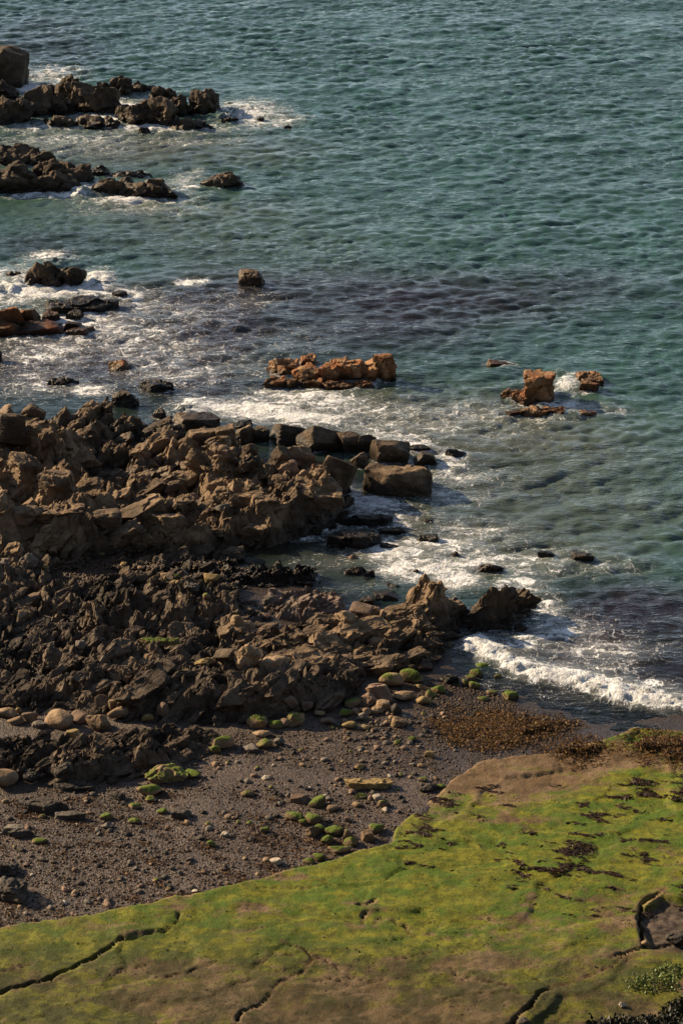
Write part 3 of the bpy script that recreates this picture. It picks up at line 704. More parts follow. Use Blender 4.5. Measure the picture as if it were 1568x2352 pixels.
SEA = [((203, 380, 264, 406), 'lump', 'rock_wet', 'low wet rock wedged between the rounded reef and the flat knobbly rock'),
       ((463, 388, 562, 431), 'lump', 'rock_brown', 'lone flat topped brown rock standing clear in green water'),
       ((548, 617, 610, 661), 'angular', 'rock_brown', 'lone pointed rock above the dark kelp water'),
       ((314, 290, 351, 313), 'block', 'rock_wet', 'small black rock in front of the jagged reef'),
       ((518, 233, 542, 244), 'lump', 'rock_wet', 'tiny dark rock at the back of the bursting surf'),
       ((584, 267, 608, 281), 'lump', 'rock_wet', 'tiny dark rock inside the surf right of the jagged reef'),
       ((646, 287, 671, 298), 'lump', 'rock_wet', 'tiny dark rock farthest right beyond the jagged reef'),
       ((258, 667, 298, 685), 'slab', 'rock_wet', 'small flat black rock right of the wet slab in foam'),
       ((144, 735, 189, 758), 'block', 'rock_rust', 'small rust brown rock behind the orange tipped one'),
       ((150, 745, 225, 778), 'block', 'rock_rust', 'orange tipped flat rock in foam at left'),
       ((250, 824, 305, 854), 'angular', 'rock_orange', 'small bright orange rock barely clear of the foam'),
       ((318, 866, 406, 901), 'lump', 'rock_wet', 'wet black weedy rock below the small orange rock'),
       ((108, 862, 186, 888), 'lump', 'rock_wet', 'low black weedy rock almost awash near the left edge'),
       ((253, 892, 322, 936), 'lump', 'rock_dark', 'rough brown rock in water behind the great crag'),
       ((205, 912, 263, 957), 'crag', 'rock_dark', 'dark craggy rock at the water behind the great crag'),
       ((-20, 806, 7, 836), 'block', 'rock_wet', 'sliver of black rock cut by the left edge'),
       ((350, 938, 384, 965), 'angular', 'rock_wet', 'small black rock left of the seaward wedge block'),
       ((43, 922, 108, 962), 'block', 'rock_dark', 'pair of dark blocks fused together in water at left'),
       ((1113, 829, 1183, 844), 'slab', 'rock_orange', 'flat pale rock just breaking the surface behind the orange stack'),
       ((1326, 941, 1369, 959), 'brick', 'rock_orange', 'small orange brick like rock right of the low orange ledge'),
       ((1018, 1026, 1074, 1056), 'angular', 'rock_wet', 'small black rock standing off the right end of the boulder row'),
       ((926, 1021, 995, 1042), 'slab', 'rock_wet', 'flat black rock awash behind the end of the boulder row'),
       ((948, 1034, 1009, 1074), 'wedge', 'rock_dark', 'dark brown wedge at the right end of the boulder row'),
       ((779, 1183, 903, 1212), 'slab', 'rock_wet', 'long low black ledge in surf right of the platform'),
       ((742, 1217, 877, 1264), 'slab', 'rock_wet', 'layered black rock island in the white surf'),
       ((862, 1210, 940, 1230), 'slab', 'rock_wet', 'narrow brown topped ledge right of the layered black island'),
       ((956, 1229, 1010, 1247), 'slab', 'rock_wet', 'thin black sliver of rock farther right in the surf'),
       ((866, 1249, 916, 1264), 'slab', 'rock_wet', 'low wet rock in foam just under the narrow ledge'),
       ((968, 1191, 996, 1203), 'slab', 'rock_wet', 'tiny black rock in grey water above the thin sliver'),
       ((798, 1273, 822, 1288), 'round', 'stone_pink', 'small reddish stone at the mouth of the tide channel'),
       ((788, 1299, 842, 1324), 'lump', 'rock_dark', 'brown rounded rock in the tide channel'),
       ((834, 1310, 862, 1331), 'angular', 'rock_wet', 'glistening black stone beside the brown channel rock'),
       ((1032, 1265, 1057, 1282), 'round', 'rock_dark', 'small rounded brown rock alone in white surf'),
       ((1094, 1291, 1157, 1316), 'lump', 'rock_dark', 'rough brown rock in surf behind the wedge rock'),
       ((1308, 1266, 1364, 1292), 'slab', 'rock_dark', 'flat brown rock awash at far right of the surf'),
       ((1232, 1264, 1274, 1283), 'slab', 'rock_dark', 'smaller flat rock awash left of the far right one'),
       ((944, 1307, 963, 1320), 'round', 'rock_dark', 'tiny brown stone showing through the thick foam')]
cluster('reef', 'dark jagged rock ringed by white foam at left', [(15, 620, 62, 645), (55, 602, 118, 661), (93, 598, 152, 659), (133, 605, 192, 659)], 'crag', 'rock_dark')
cluster('reef', 'low wet black slab in foam at left', [(150, 681, 258, 722), (108, 688, 205, 722), (152, 712, 192, 738)], 'slab', 'rock_wet')
cluster('reef', 'rust stained broken rocks at the left edge in foam', [(-40, 690, 62, 765), (38, 703, 92, 752), (102, 714, 138, 740), (28, 738, 136, 774), (-30, 735, 40, 775)], 'block', 'rock_rust')
cluster('reef', 'wide orange blocky outcrop standing in the sea', [(680, 811, 730, 845), (613, 826, 692, 866), (858, 810, 908, 880), (822, 820, 870, 880), (780, 826, 838, 880), (727, 826, 797, 884), (675, 834, 738, 884),
        (597, 865, 654, 890), (646, 866, 684, 891), (678, 864, 747, 892), (740, 870, 822, 899), (812, 870, 860, 897)], 'brick', 'rock_orange', deep=0.8)
cluster('sea_stack', 'tall orange square rock stack on the right', [(1192, 850, 1272, 925), (1226, 880, 1275, 930), (1172, 882, 1266, 922), (1178, 903, 1240, 933), (1150, 894, 1192, 916)], 'brick', 'rock_orange', 'sea stack', deep=0.8)
cluster('reef', 'low orange ledge awash in front of the orange stack', [(1158, 936, 1218, 956), (1205, 936, 1294, 959)], 'brick', 'rock_orange')
cluster('reef', 'small orange rocks with foam right of the orange stack', [(1322, 854, 1385, 884), (1325, 872, 1377, 901)], 'brick', 'rock_orange')
for b, sh, mt, lb in SEA:
    rock(b, sh, mt, 'sea_rock', lb, 'rock', 'rocks standing in the sea', sea=True)
# ------------------------------------------------------------------ broken joint blocks lying on and sticking out of the outcrops
SHAPES['joint'] = (True, 4, 46, 0.030, 0.12); CHUNK['joint'] = (2.0, 0.7, 0.16)
SHAPES['plate'] = (True, 3, 40, 0.030, 0.06); CHUNK['plate'] = (2.2, 0.8, 0.13)
SHAPES['shard'] = (False, 8, 46, 0.035, 0.4); CHUNK['shard'] = (2.0, 0.8, 0.15)
LIB = {}
for kd, dims in (('joint', (1, 0.8, 0.7)), ('plate', (1, 0.62, 0.30)), ('shard', (1, 0.75, 0.7))):
    LIB[kd] = [star_rock(kd, dims, kd, 300 + i + 40 * len(LIB), 5) for i in range(7)]
for ms in LIB.values():
    for me in ms: me.materials.append(MATS['rock_brown'])

def break_up(parent, outline, z_out, n, lo, hi, mat, kinds=('joint', 'joint', 'shard'), yaw=0.5, dy=0.22, lean=-0.40, pitch=0.12, long=(0.9, 1.7), flat=(0.6, 1.0), sink=0.30, seed=1, pw=2.2, alt=None, gap=0.62):
    """blocks let into an outcrop as its parts: big ones first, no two on one spot"""
    r = np.random.default_rng(900 + seed)
    pts = pix(outline, z_out)
    x0, x1 = max(-15.5, min(p[0] for p in pts)), max(p[0] for p in pts); y0, y1 = min(p[1] for p in pts), max(p[1] for p in pts)
    sizes = np.sort(lo * (1 - r.random(n) * (1 - (lo / hi) ** pw)) ** (-1 / pw))[::-1]
    done = []
    top = HM.copy()
    for s in sizes:
        for _ in range(30):
            x, y = r.uniform(x0, x1), r.uniform(y0, y1)
            u_ = 784 + FV * x / (y * CP + (CAM_H - 1) * SP)
            if u_ < -60 or not inside(np.array([x]), np.array([y]), pts)[0]: continue
            if all((x - a) ** 2 + (y - b) ** 2 > (gap * 0.5 * (s + c)) ** 2 for a, b, c in done): break
        else: continue
        done.append((x, y, s))
        z = float(sample(top, x, y)); zl = min(float(sample(top, x + dx * s * 0.4, y + dy_ * s * 0.4)) for dx, dy_ in ((1, 0), (-1, 0), (0, 1), (0, -1)))
        if z - zl > 0.40 * s + 0.1 and r.random() < 0.3: continue        # walls stay bare bedrock
        kd = kinds[int(r.integers(len(kinds)))]; i = int(r.integers(7))
        m = alt if (alt and r.random() < 0.14) else mat
        o = bpy.data.objects.new('rock_block', LIB[kd][i]); COL.objects.link(o); o.parent = parent
        o.material_slots[0].link = 'OBJECT'; o.material_slots[0].material = MATS[m]
        L = r.uniform(*long); F = r.uniform(*flat)
        o.scale = (s * L, s * r.uniform(0.85, 1.15), s * F * 1.1)
        zz = 0.55 * z + 0.45 * zl
        pl = parent.location
        o.location = (x - pl[0], y - pl[1], zz + s * F * 0.7 * (0.5 - sink) - pl[2])
        o.rotation_euler = (pitch + r.normal(0, 0.12), lean + r.normal(0, 0.14), yaw + r.normal(0, dy) + (math.pi if r.random() < 0.5 and abs(lean) < 0.05 else 0))
        # note the new height
        i0, i1 = int((x - s * 0.4 - RX[0]) / 0.1), int((x + s * 0.4 - RX[0]) / 0.1) + 1; j0, j1 = int((y - s * 0.4 - RY[0]) / 0.1), int((y + s * 0.4 - RY[0]) / 0.1) + 1
        if i0 >= 0 and j0 >= 0: HM[j0:j1, i0:i1] = np.maximum(HM[j0:j1, i0:i1], zz + s * F * 0.25)
OC = OUTCROPS
def faces(oc, mat, shape, boxes, deep=0.75):
    keep = HM.copy(); new = HM.copy()
    for b in boxes:
        HM[:] = keep
        o = rock(b, shape, mat, 'rock_block', parent=oc[0], deep=deep, sub=5 if b[2] - b[0] > 78 else 4, grow=1.12)
    HM[:] = keep
faces(OC[0], 'rock_brown', 'joint', [(13, 1040, 112, 1132), (92, 1078, 174, 1145), (-20, 1157, 95, 1200), (85, 1161, 192, 1205), (354, 1170, 424, 1229), (203, 1167, 279, 1226), (53, 982, 99, 1046), (92, 982, 139, 1058)])
faces(OC[1], 'rock_brown', 'joint', [(579, 1141, 642, 1191), (660, 1106, 787, 1178), (552, 1200, 616, 1257)])
break_up(OC[0][0], OC[0][1], 0.2, 290, 0.32, 1.5, 'rock_brown', ('joint', 'shard', 'joint', 'plate'), seed=1, pw=1.6, sink=0.30, yaw=0.45, gap=0.46)
break_up(OC[1][0], OC[1][1], 0.05, 150, 0.22, 0.9, 'rock_brown', ('joint', 'plate', 'shard'), seed=2, pw=1.7, sink=0.32, lean=-0.30, yaw=0.3, gap=0.46)
break_up(OC[2][0], OC[2][1], 0.45, 290, 0.22, 1.0, 'rock_grey', ('joint', 'shard', 'plate'), seed=3, pw=1.7, yaw=0.85, long=(1.0, 2.2), lean=-0.38, pitch=0.25, sink=0.30, alt='rock_brown', gap=0.46)
break_up(OC[3][0], OC[3][1], 0.5, 290, 0.22, 1.0, 'rock_grey', ('joint', 'plate', 'shard'), seed=4, pw=1.7, yaw=0.75, long=(1.0, 2.4), lean=-0.30, pitch=0.30, sink=0.30, alt='rock_brown', gap=0.46)
break_up(OC[4][0], OC[4][1], 0.25, 200, 0.2, 1.1, 'rock_brown', ('plate', 'plate', 'joint'), seed=5, pw=1.7, yaw=0.25, long=(1.1, 2.6), lean=-0.14, pitch=0.15, sink=0.30, gap=0.46)
break_up(OC[5][0], OC[5][1], 0.1, 44, 0.25, 1.0, 'rock_brown', seed=6, pw=1.4, yaw=0.6, lean=-0.5, sink=0.34, gap=0.5)
break_up(OC[6][0], OC[6][1], 0.0, 54, 0.3, 1.2, 'rock_dark', ('plate', 'plate', 'joint'), seed=7, pw=1.4, yaw=0.2, long=(1.3, 2.6), lean=-0.50, pitch=0.1, sink=0.34, gap=0.5)
break_up(OC[7][0], OC[7][1], 0.6, 200, 0.15, 0.8, 'rock_grey', ('plate', 'joint', 'plate'), seed=8, pw=1.7, yaw=0.5, long=(1.1, 2.6), lean=-0.28, pitch=0.35, sink=0.32, gap=0.5)
break_up(OC[9][0], OC[9][1], 0.1, 60, 0.15, 0.5, 'rock_wet', ('plate', 'joint'), seed=9, yaw=0.1, long=(1.1, 2.2), lean=-0.2, pitch=0.2, sink=0.34)
break_up(OC[2][0], [(300, 1272), (540, 1280), (570, 1315), (560, 1335), (430, 1350), (340, 1320)], 0.4, 80, 0.14, 0.5, 'rock_grey', seed=10, pw=1.8, yaw=0.5, sink=0.25, alt='rock_brown', gap=0.6)
break_up(OC[0][0], [(-20, 1268), (150, 1262), (330, 1258), (520, 1250), (545, 1275), (430, 1292), (330, 1296), (200, 1300), (-20, 1305)], 0.3, 48, 0.3, 1.0, 'rock_brown', seed=11, pw=1.5, yaw=0.5, sink=0.2, gap=0.6)
# ------------------------------------------------------------------ boulders on land: picture box, shape, stuff, label
BOULDERS = [
 ((-30, 938, 66, 1030), 'block', 'rock_dark', 'big shadowed square block at the left edge behind the great crag', 0.2),
 ((395, 943, 502, 988), 'wedge', 'rock_brown', 'long wedge block leaning at the back left of the boulder row', 0.3),
 ((428, 973, 516, 1014), 'block', 'rock_brown', 'brown block in front of the long wedge block', 0.5),
 ((494, 973, 543, 1014), 'wedge', 'rock_brown', 'block with a lit flat top right of the long wedge block', 0.5),
 ((536, 967, 580, 988), 'slab', 'rock_wet', 'low dark rock peeping out behind the boulder row', 0.1),
 ((543, 975, 582, 1018), 'angular', 'rock_brown', 'narrow upright brown rock in the boulder row', 0.5),
 ((577, 979, 618, 1016), 'block', 'rock_dark', 'small dark block left of the two big dark blocks', 0.4),
 ((616, 965, 704, 1025), 'wedge', 'rock_dark', 'left of the two big dark tilted blocks on the seaward edge', 0.3),
 ((682, 969, 782, 1043), 'wedge', 'rock_dark', 'right and larger of the two big dark tilted blocks', 0.3),
 ((772, 990, 834, 1042), 'block', 'rock_dark', 'dark block right of the big tilted pair', 0.2),
 ((820, 995, 866, 1042), 'block', 'rock_dark', 'dark block between the tilted pair and the orange tinted wedge', 0.2),
 ((852, 1003, 937, 1067), 'wedge', 'rock_brown', 'orange tinted brown wedge near the sea end of the boulder row', 0.0),
 ((431, 1016, 558, 1092), 'crag', 'rock_brown', 'rough lit crag sloping down inside the boulder field', 0.9),
 ((540, 1034, 638, 1092), 'crag', 'rock_dark', 'dark craggy lump in the middle of the boulder field', 0.8),
 ((556, 1015, 593, 1046), 'angular', 'rock_brown', 'pale topped brown stone above the dark craggy lump', 0.9),
 ((617, 1022, 672, 1067), 'block', 'rock_dark', 'dark slab sided boulder below the big tilted pair', 0.6),
 ((652, 1014, 722, 1070), 'angular', 'rock_brown', 'boulder with a bright pale corner below the big tilted pair', 0.6),
 ((640, 1055, 686, 1092), 'angular', 'stone_pink', 'pale split stone in the gap left of the lit square block', 0.7),
 ((805, 1038, 845, 1078), 'angular', 'rock_brown', 'small lit boulder between the square block and the wedge', 0.2),
 ((715, 1030, 817, 1113), 'wedge', 'rock_brown', 'square boulder with a broad sunlit face amid the row', 0.4),
 ((836, 1052, 984, 1142), 'facet', 'rock_brown', 'largest rounded block boulder, standing in water at the row end', 0.0),
 ((384, 1088, 478, 1122), 'slab', 'rock_brown', 'flat ledge block at the edge of the dark hollow', 0.9),
 ((377, 1113, 425, 1142), 'angular', 'rock_brown', 'brown stone under the flat ledge block', 0.9),
 ((436, 1130, 464, 1159), 'angular', 'stone_pink', 'small pale pointed stone on the rock platform', 1.0),
 ((493, 1154, 530, 1175), 'round', 'stone_grey', 'round grey stone lodged on the rock platform', 1.0),
 ((474, 1187, 500, 1210), 'angular', 'stone_tan', 'small bright tan stone in shade below the platform', 0.9),
 ((802, 1386, 859, 1418), 'round', 'stone_pink', 'smooth grey pink boulder near the pinkish slab', 0.3),
 ((766, 1399, 818, 1433), 'angular', 'stone_tan', 'brown wet boulder at the right corner of the pinkish slab', 0.3),
 ((856, 1358, 920, 1388), 'block', 'rock_wet', 'wet black block left of the sharp upright crag', 0.2),
 ((883, 1337, 925, 1367), 'angular', 'rock_wet', 'glistening black rock at the surf edge above the black block', 0.1),
 ((822, 1367, 862, 1392), 'angular', 'rock_dark', 'dark stone behind the smooth grey pink boulder', 0.3),
 ((538, 1480, 602, 1532), 'lump', 'stone_tan', 'rough pale lump beside the pale pyramid boulder', 1.0),
 ((590, 1498, 667, 1545), 'angular', 'stone_tan', 'pale pyramid boulder with a dark right face on the ridge', 1.0),
 ((488, 1484, 558, 1528), 'wedge', 'rock_dark', 'dark wedge boulder with a green tip amid the ridges', 0.8),
 ((447, 1512, 496, 1536), 'angular', 'stone_yellow', 'yellow ochre stone below the dark wedge boulder', 0.8),
 ((320, 1467, 414, 1486), 'slab', 'stone_moss', 'long narrow slab with green moss amid the ridges', 0.8),
 ((468, 1315, 507, 1340), 'round', 'stone_yellow', 'smooth yellow boulder by the wet strata ledge', 0.4),
 ((369, 1313, 394, 1330), 'round', 'stone_tan', 'tan round stone right of the shingle pocket', 0.5),
 ((400, 1311, 435, 1333), 'round', 'stone_grey', 'rounded grey stone right of the shingle pocket', 0.5),
 ((395, 1321, 416, 1338), 'round', 'stone_moss', 'green mossy stone below the rounded grey stone', 0.5),
 ((372, 1334, 386, 1351), 'round', 'stone_yellow', 'upright yellow pebble left in the yellow stone huddle', 0.5),
 ((389, 1333, 409, 1343), 'round', 'stone_yellow', 'flat yellow pebble at the top of the yellow stone huddle', 0.5),
 ((403, 1337, 419, 1349), 'round', 'stone_yellow', 'rightmost yellow pebble of the yellow stone huddle', 0.5),
 ((421, 1339, 459, 1362), 'lump', 'stone_grey', 'grey lumpy rock right of the yellow stone huddle', 0.5),
 ((410, 1364, 432, 1376), 'round', 'stone_tan', 'tan flat stone under the grey lumpy rock', 0.6),
 ((465, 1362, 485, 1382), 'angular', 'stone_half_moss', 'small pointed stone half green and half yellow', 0.5),
 ((526, 1355, 554, 1372), 'round', 'rock_dark', 'wet brown rounded stone under the strata ledge', 0.4),
 ((602, 1369, 632, 1392), 'angular', 'stone_grey', 'grey green angular stone at the left of the pinkish slab', 0.4),
 ((594, 1406, 624, 1424), 'angular', 'stone_pink', 'pinkish angular stone near the lower left of the slab', 0.5),
 ((529, 1409, 559, 1440), 'slab', 'stone_tan', 'tan leaning plate amid dark ridges', 0.8),
 ((589, 1443, 612, 1468), 'angular', 'stone_pink', 'small tan splinter standing in the dark gully', 0.8),
 ((97, 1295, 114, 1309), 'round', 'stone_yellow', 'yellow round stone at the left tip of the shingle pocket', 0.5),
 ((222, 1272, 243, 1283), 'round', 'stone_yellow', 'yellow stone at the foot of the crag, above the pocket', 0.5),
 ((276, 1293, 293, 1306), 'angular', 'stone_yellow', 'mustard stone with a dark shadow in the shingle pocket', 0.5),
 ((314, 1298, 334, 1311), 'round', 'stone_tan', 'pale stone at the right end of the shingle pocket', 0.5),
 ((47, 1275, 92, 1315), 'lump', 'stone_grey', 'grey knob of rock left of the shingle pocket', 0.8),
 ((-12, 1283, 30, 1303), 'lump', 'stone_grey', 'grey lump at the left edge by the crag foot', 0.8),
 ((10, 1296, 40, 1325), 'lump', 'stone_grey', 'brown grey lump below the one at the left edge', 0.8),
 ((135, 1462, 156, 1484), 'angular', 'stone_pink', 'small tan cube of stone among dark ridges at left', 0.8),
 ((173, 1472, 201, 1497), 'angular', 'stone_grey', 'flat faced grey stone right of the tan cube', 0.8),
 ((218, 1464, 244, 1479), 'angular', 'stone_grey', 'low grey stone above the diagonal ridges', 0.8),
 ((107, 1474, 128, 1492), 'angular', 'stone_grey', 'grey stone left of the tan cube', 0.8),
 # the row of rounded boulders at left
 ((-14, 1624, 40, 1650), 'round', 'stone_tan', 'tan round boulder at the left edge of the boulder row', 0.6),
 ((18, 1643, 57, 1666), 'round', 'stone_tan', 'egg shaped tan boulder low in the left row', 0.6),
 ((52, 1630, 90, 1660), 'round', 'stone_pink', 'pinkish boulder with a flat top in the left row', 0.6),
 ((37, 1626, 53, 1642), 'angular', 'stone_yellow', 'small yellow stone between the tan and pinkish boulders', 0.6),
 ((98, 1626, 172, 1678), 'round', 'stone_tan', 'biggest smooth round tan boulder of the left row', 0.6),
 ((73, 1651, 108, 1674), 'angular', 'stone_grey', 'bluish grey stone at the foot of the biggest round boulder', 0.6),
 ((160, 1631, 211, 1662), 'round', 'stone_pink', 'shaded brown boulder right of the biggest round boulder', 0.6),
 ((198, 1633, 257, 1683), 'angular', 'stone_tan', 'yellowish angular boulder with a peaked top in the left row', 0.6),
 ((248, 1619, 298, 1649), 'round', 'stone_tan', 'domed tan boulder high at the right of the left row', 0.6),
 ((249, 1607, 272, 1630), 'block', 'stone_tan', 'small upright stone behind the domed tan boulder', 0.7),
 ((326, 1636, 355, 1658), 'round', 'stone_yellow', 'small orange round stone right of the left row', 0.6),
 ((359, 1614, 389, 1648), 'angular', 'stone_pink', 'pink pointed stone farthest right of the left row', 0.6),
 ((151, 1673, 184, 1694), 'block', 'stone_yellow', 'small orange block under the biggest round boulder', 0.7),
 ((-22, 1762, 46, 1812), 'round', 'stone_tan', 'big smooth brown boulder at the left edge below the slaty ridge', 0.5),
 ((56, 1764, 110, 1800), 'lump', 'stone_dark', 'dark pointed lump right of the big smooth edge boulder', 0.5),
 ((112, 1752, 173, 1792), 'lump', 'stone_dark', 'dark ribbed lump at the slaty ridge foot', 0.5),
 # by the ridge foot, middle
 ((869, 1540, 926, 1580), 'round', 'stone_half_moss', 'pale boulder with a bright green moss front', 0.4),
 ((917, 1533, 963, 1570), 'round', 'stone_moss', 'boulder capped with bright green moss right of the pale one', 0.4),
 ((836, 1561, 902, 1613), 'block', 'stone_pink', 'large grey tan block below the moss fronted boulder', 0.4),
 ((827, 1591, 869, 1625), 'angular', 'stone_pink', 'pink angular block leaning on the large grey tan block', 0.4),
 ((857, 1608, 899, 1638), 'block', 'stone_tan', 'brown block right of the pink angular block', 0.4),
 ((903, 1585, 954, 1613), 'round', 'stone_tan', 'long low tan boulder right of the large grey tan block', 0.3),
 ((896, 1616, 924, 1644), 'angular', 'stone_dark', 'dark grey split stone right of the brown block', 0.4),
 ((790, 1601, 830, 1625), 'round', 'stone_half_moss', 'brown boulder with a green skirt left of the blocks', 0.4),
 ((779, 1629, 811, 1649), 'round', 'stone_moss', 'bright green mossy cobble below the green skirted boulder', 0.4),
 ((806, 1626, 826, 1640), 'round', 'stone_pink', 'small pink cobble right of the green mossy cobble', 0.4),
 ((823, 1623, 854, 1643), 'round', 'stone_tan', 'tan cobble under the pink angular block', 0.4),
 ((852, 1623, 884, 1643), 'angular', 'stone_tan', 'tan cobble in front of the brown block', 0.4),
 ((821, 1635, 845, 1656), 'angular', 'stone_grey', 'blue grey cobble below the tan cobbles', 0.4),
 ((896, 1643, 937, 1671), 'angular', 'stone_tan', 'orange tan angular boulder lowest in the block heap', 0.4),
 ((785, 1655, 818, 1677), 'round', 'stone_yellow', 'ochre round cobble low left of the block heap', 0.4),
 ((824, 1665, 851, 1678), 'round', 'stone_yellow', 'flat ochre cobble right of the ochre round cobble', 0.4),
 ((954, 1597, 990, 1622), 'round', 'stone_yellow', 'weathered yellowish boulder right of the block heap', 0.3),
 ((566, 1635, 615, 1674), 'angular', 'stone_half_moss', 'peaked tan boulder with a mossy tip at the ridge foot', 0.5),
 ((617, 1653, 650, 1676), 'round', 'stone_moss', 'dark green mossy cobble right of the peaked tan boulder', 0.5),
 ((632, 1649, 668, 1674), 'round', 'stone_pink', 'smooth pinkish cobble leaning on the mossy ones', 0.5),
 ((654, 1629, 702, 1670), 'angular', 'stone_half_moss', 'tilted boulder striped with green moss at the ridge foot', 0.5),
 ((690, 1610, 721, 1637), 'angular', 'stone_pink', 'pink boulder above the striped mossy boulder', 0.5),
 ((650, 1605, 684, 1632), 'round', 'stone_pink', 'shaded brown boulder against the dark ridge wall', 0.5),
 ((579, 1676, 623, 1695), 'round', 'stone_tan', 'low flat tan stone below the peaked tan boulder', 0.5),
 ((588, 1696, 627, 1722), 'round', 'stone_moss', 'round bright green stone on the shingle', 0.5),
 ((559, 1707, 600, 1731), 'block', 'stone_grey', 'grey block leaning on the round bright green stone', 0.5),
 ((721, 1634, 747, 1647), 'round', 'stone_tan', 'flat tan cobble near the pink boulder', 0.4),
 ((735, 1646, 767, 1665), 'round', 'stone_pink', 'pale flat cobble casting a small shadow below it', 0.4),
 ((629, 1692, 652, 1713), 'angular', 'stone_grey', 'pale grey cobble right of the round bright green stone', 0.5),
 ((487, 1686, 537, 1723), 'round', 'stone_half_moss', 'tan boulder with a mossy crown at the slaty ridge tip', 0.5),
 ((480, 1709, 508, 1732), 'angular', 'stone_moss', 'small olive stone in front of the moss crowned boulder', 0.5),
 ((934, 1689, 957, 1704), 'round', 'stone_moss', 'flat green stone alone on the middle shingle', 0.4),
 ((975, 1723, 998, 1742), 'round', 'stone_yellow', 'yellowish flat stone at right of the shingle', 0.5),
 ((814, 1755, 836, 1771), 'angular', 'stone_yellow', 'yellow stone lying in the middle of the shingle', 0.5),
 # cluster on the shingle by the shelf
 ((789, 1785, 902, 1813), 'slab', 'stone_yellow', 'long yellow slab lying flat on the shingle', 0.6),
 ((665, 1824, 710, 1849), 'block', 'stone_pink', 'tan block left of the upright green stone', 0.6),
 ((707, 1826, 748, 1858), 'round', 'stone_moss', 'upright bright green stone right of the tan block', 0.6),
 ((654, 1862, 697, 1890), 'round', 'stone_moss', 'green mound leftmost in the mossy cluster', 0.6),
 ((700, 1866, 742, 1894), 'round', 'stone_half_moss', 'cream topped boulder in the mossy cluster', 0.6),
 ((685, 1880, 706, 1898), 'round', 'stone_moss', 'small green stone between the mound and cream topped boulder', 0.6),
 ((701, 1894, 739, 1928), 'angular', 'stone_tan', 'long tan boulder lying aslant in the mossy cluster', 0.6),
 ((721, 1893, 749, 1914), 'round', 'stone_moss', 'green cobble under the cream topped boulder', 0.6),
 ((745, 1892, 791, 1923), 'round', 'stone_moss', 'biggest dark green boulder in the mossy cluster', 0.6),
 ((786, 1906, 811, 1928), 'round', 'stone_half_moss', 'green and grey cobble right of the biggest green boulder', 0.6),
 ((734, 1917, 767, 1943), 'angular', 'stone_moss', 'olive pointed stone below the biggest green boulder', 0.6),
 ((786, 1920, 823, 1948), 'round', 'stone_moss', 'vivid green boulder nearest the shelf corner', 0.6),
 ((752, 1940, 811, 1962), 'round', 'stone_half_moss', 'long flat yellow green boulder lowest in the cluster', 0.6),
 ((827, 1904, 859, 1934), 'block', 'stone_tan', 'pale cream block at the right of the mossy cluster', 0.6),
 ((847, 1890, 883, 1916), 'round', 'stone_moss', 'dark mossy boulder against the shelf edge', 0.6),
 ((718, 1957, 749, 1980), 'round', 'stone_moss', 'green boulder by the shelf rim below the cluster', 0.7),
 ((694, 1970, 721, 1988), 'round', 'stone_half_moss', 'olive cobble left of the green rim boulder', 0.7),
 ((619, 1970, 652, 1991), 'wedge', 'stone_white', 'pale pointed stone by the shelf rim', 0.7),
 ((552, 1814, 589, 1833), 'angular', 'stone_half_moss', 'low olive stone left on the shingle', 0.6),
 ((867, 1835, 895, 1856), 'round', 'stone_half_moss', 'yellow green stone near the shelf above the cluster', 0.6),
 ((854, 1824, 881, 1840), 'slab', 'stone_white', 'flat whitish stone above the yellow green stone', 0.6),
 ((750, 1850, 778, 1867), 'round', 'stone_tan', 'smooth tan cobble right of the upright green stone', 0.6),
 ((808, 1841, 832, 1856), 'round', 'stone_half_moss', 'brown olive cobble above the seaweedy shingle', 0.6),
 ((790, 1878, 807, 1892), 'round', 'stone_pink', 'little pinkish pebble above the vivid green boulder', 0.6),
 ((813, 1819, 843, 1836), 'angular', 'stone_moss', 'weedy green stone under the long yellow slab', 0.6),
 ((959, 1797, 1003, 1820), 'angular', 'stone_dark', 'dark grey peaked stone at the shelf edge', 0.6),
 ((1000, 1799, 1023, 1813), 'round', 'stone_moss', 'small green stone touching the shelf edge', 0.6),
 ((959, 1785, 982, 1799), 'round', 'stone_half_moss', 'olive stone behind the dark grey peaked stone', 0.6),
 ((507, 1909, 526, 1924), 'angular', 'stone_white', 'bright white stone on the lower shingle', 0.7),
 ((597, 1898, 620, 1914), 'round', 'stone_half_moss', 'low olive cobble on the lower shingle', 0.7),
 ((473, 1929, 499, 1948), 'angular', 'stone_moss', 'dark green peaked stone on the lower shingle', 0.7),
 # left beach
 ((337, 1756, 432, 1802), 'lump', 'stone_half_moss', 'broad tan boulder with olive moss on the left shingle', 0.6),
 ((424, 1766, 462, 1789), 'round', 'stone_moss', 'bright green stone touching the broad tan boulder', 0.6),
 ((314, 1799, 373, 1831), 'round', 'stone_half_moss', 'tan boulder with a green left side below the broad one', 0.6),
 ((393, 1855, 441, 1881), 'slab', 'stone_dark', 'dark grey slab on the left shingle', 0.6),
 ((359, 1856, 384, 1872), 'round', 'stone_moss', 'dark mossy stone left of the dark grey slab', 0.6),
 ((229, 1867, 261, 1885), 'round', 'stone_moss', 'flat green weedy stone amid dark shingle', 0.7),
 ((294, 1844, 326, 1859), 'round', 'stone_half_moss', 'green tinged flat stone at left of the shingle', 0.6),
 ((251, 1820, 290, 1841), 'lump', 'stone_dark', 'grey lump on the shingle under the slaty ridge', 0.6),
 ((123, 1860, 200, 1883), 'slab', 'stone_grey', 'flat grey slab sunk in the left shingle', 0.7),
 ((57, 1835, 163, 1870), 'slab', 'stone_dark', 'wide grey slab sunk near the left edge', 0.6),
 ((3, 1891, 60, 1915), 'slab', 'stone_grey', 'upper of two grey slabs at the left edge', 0.7),
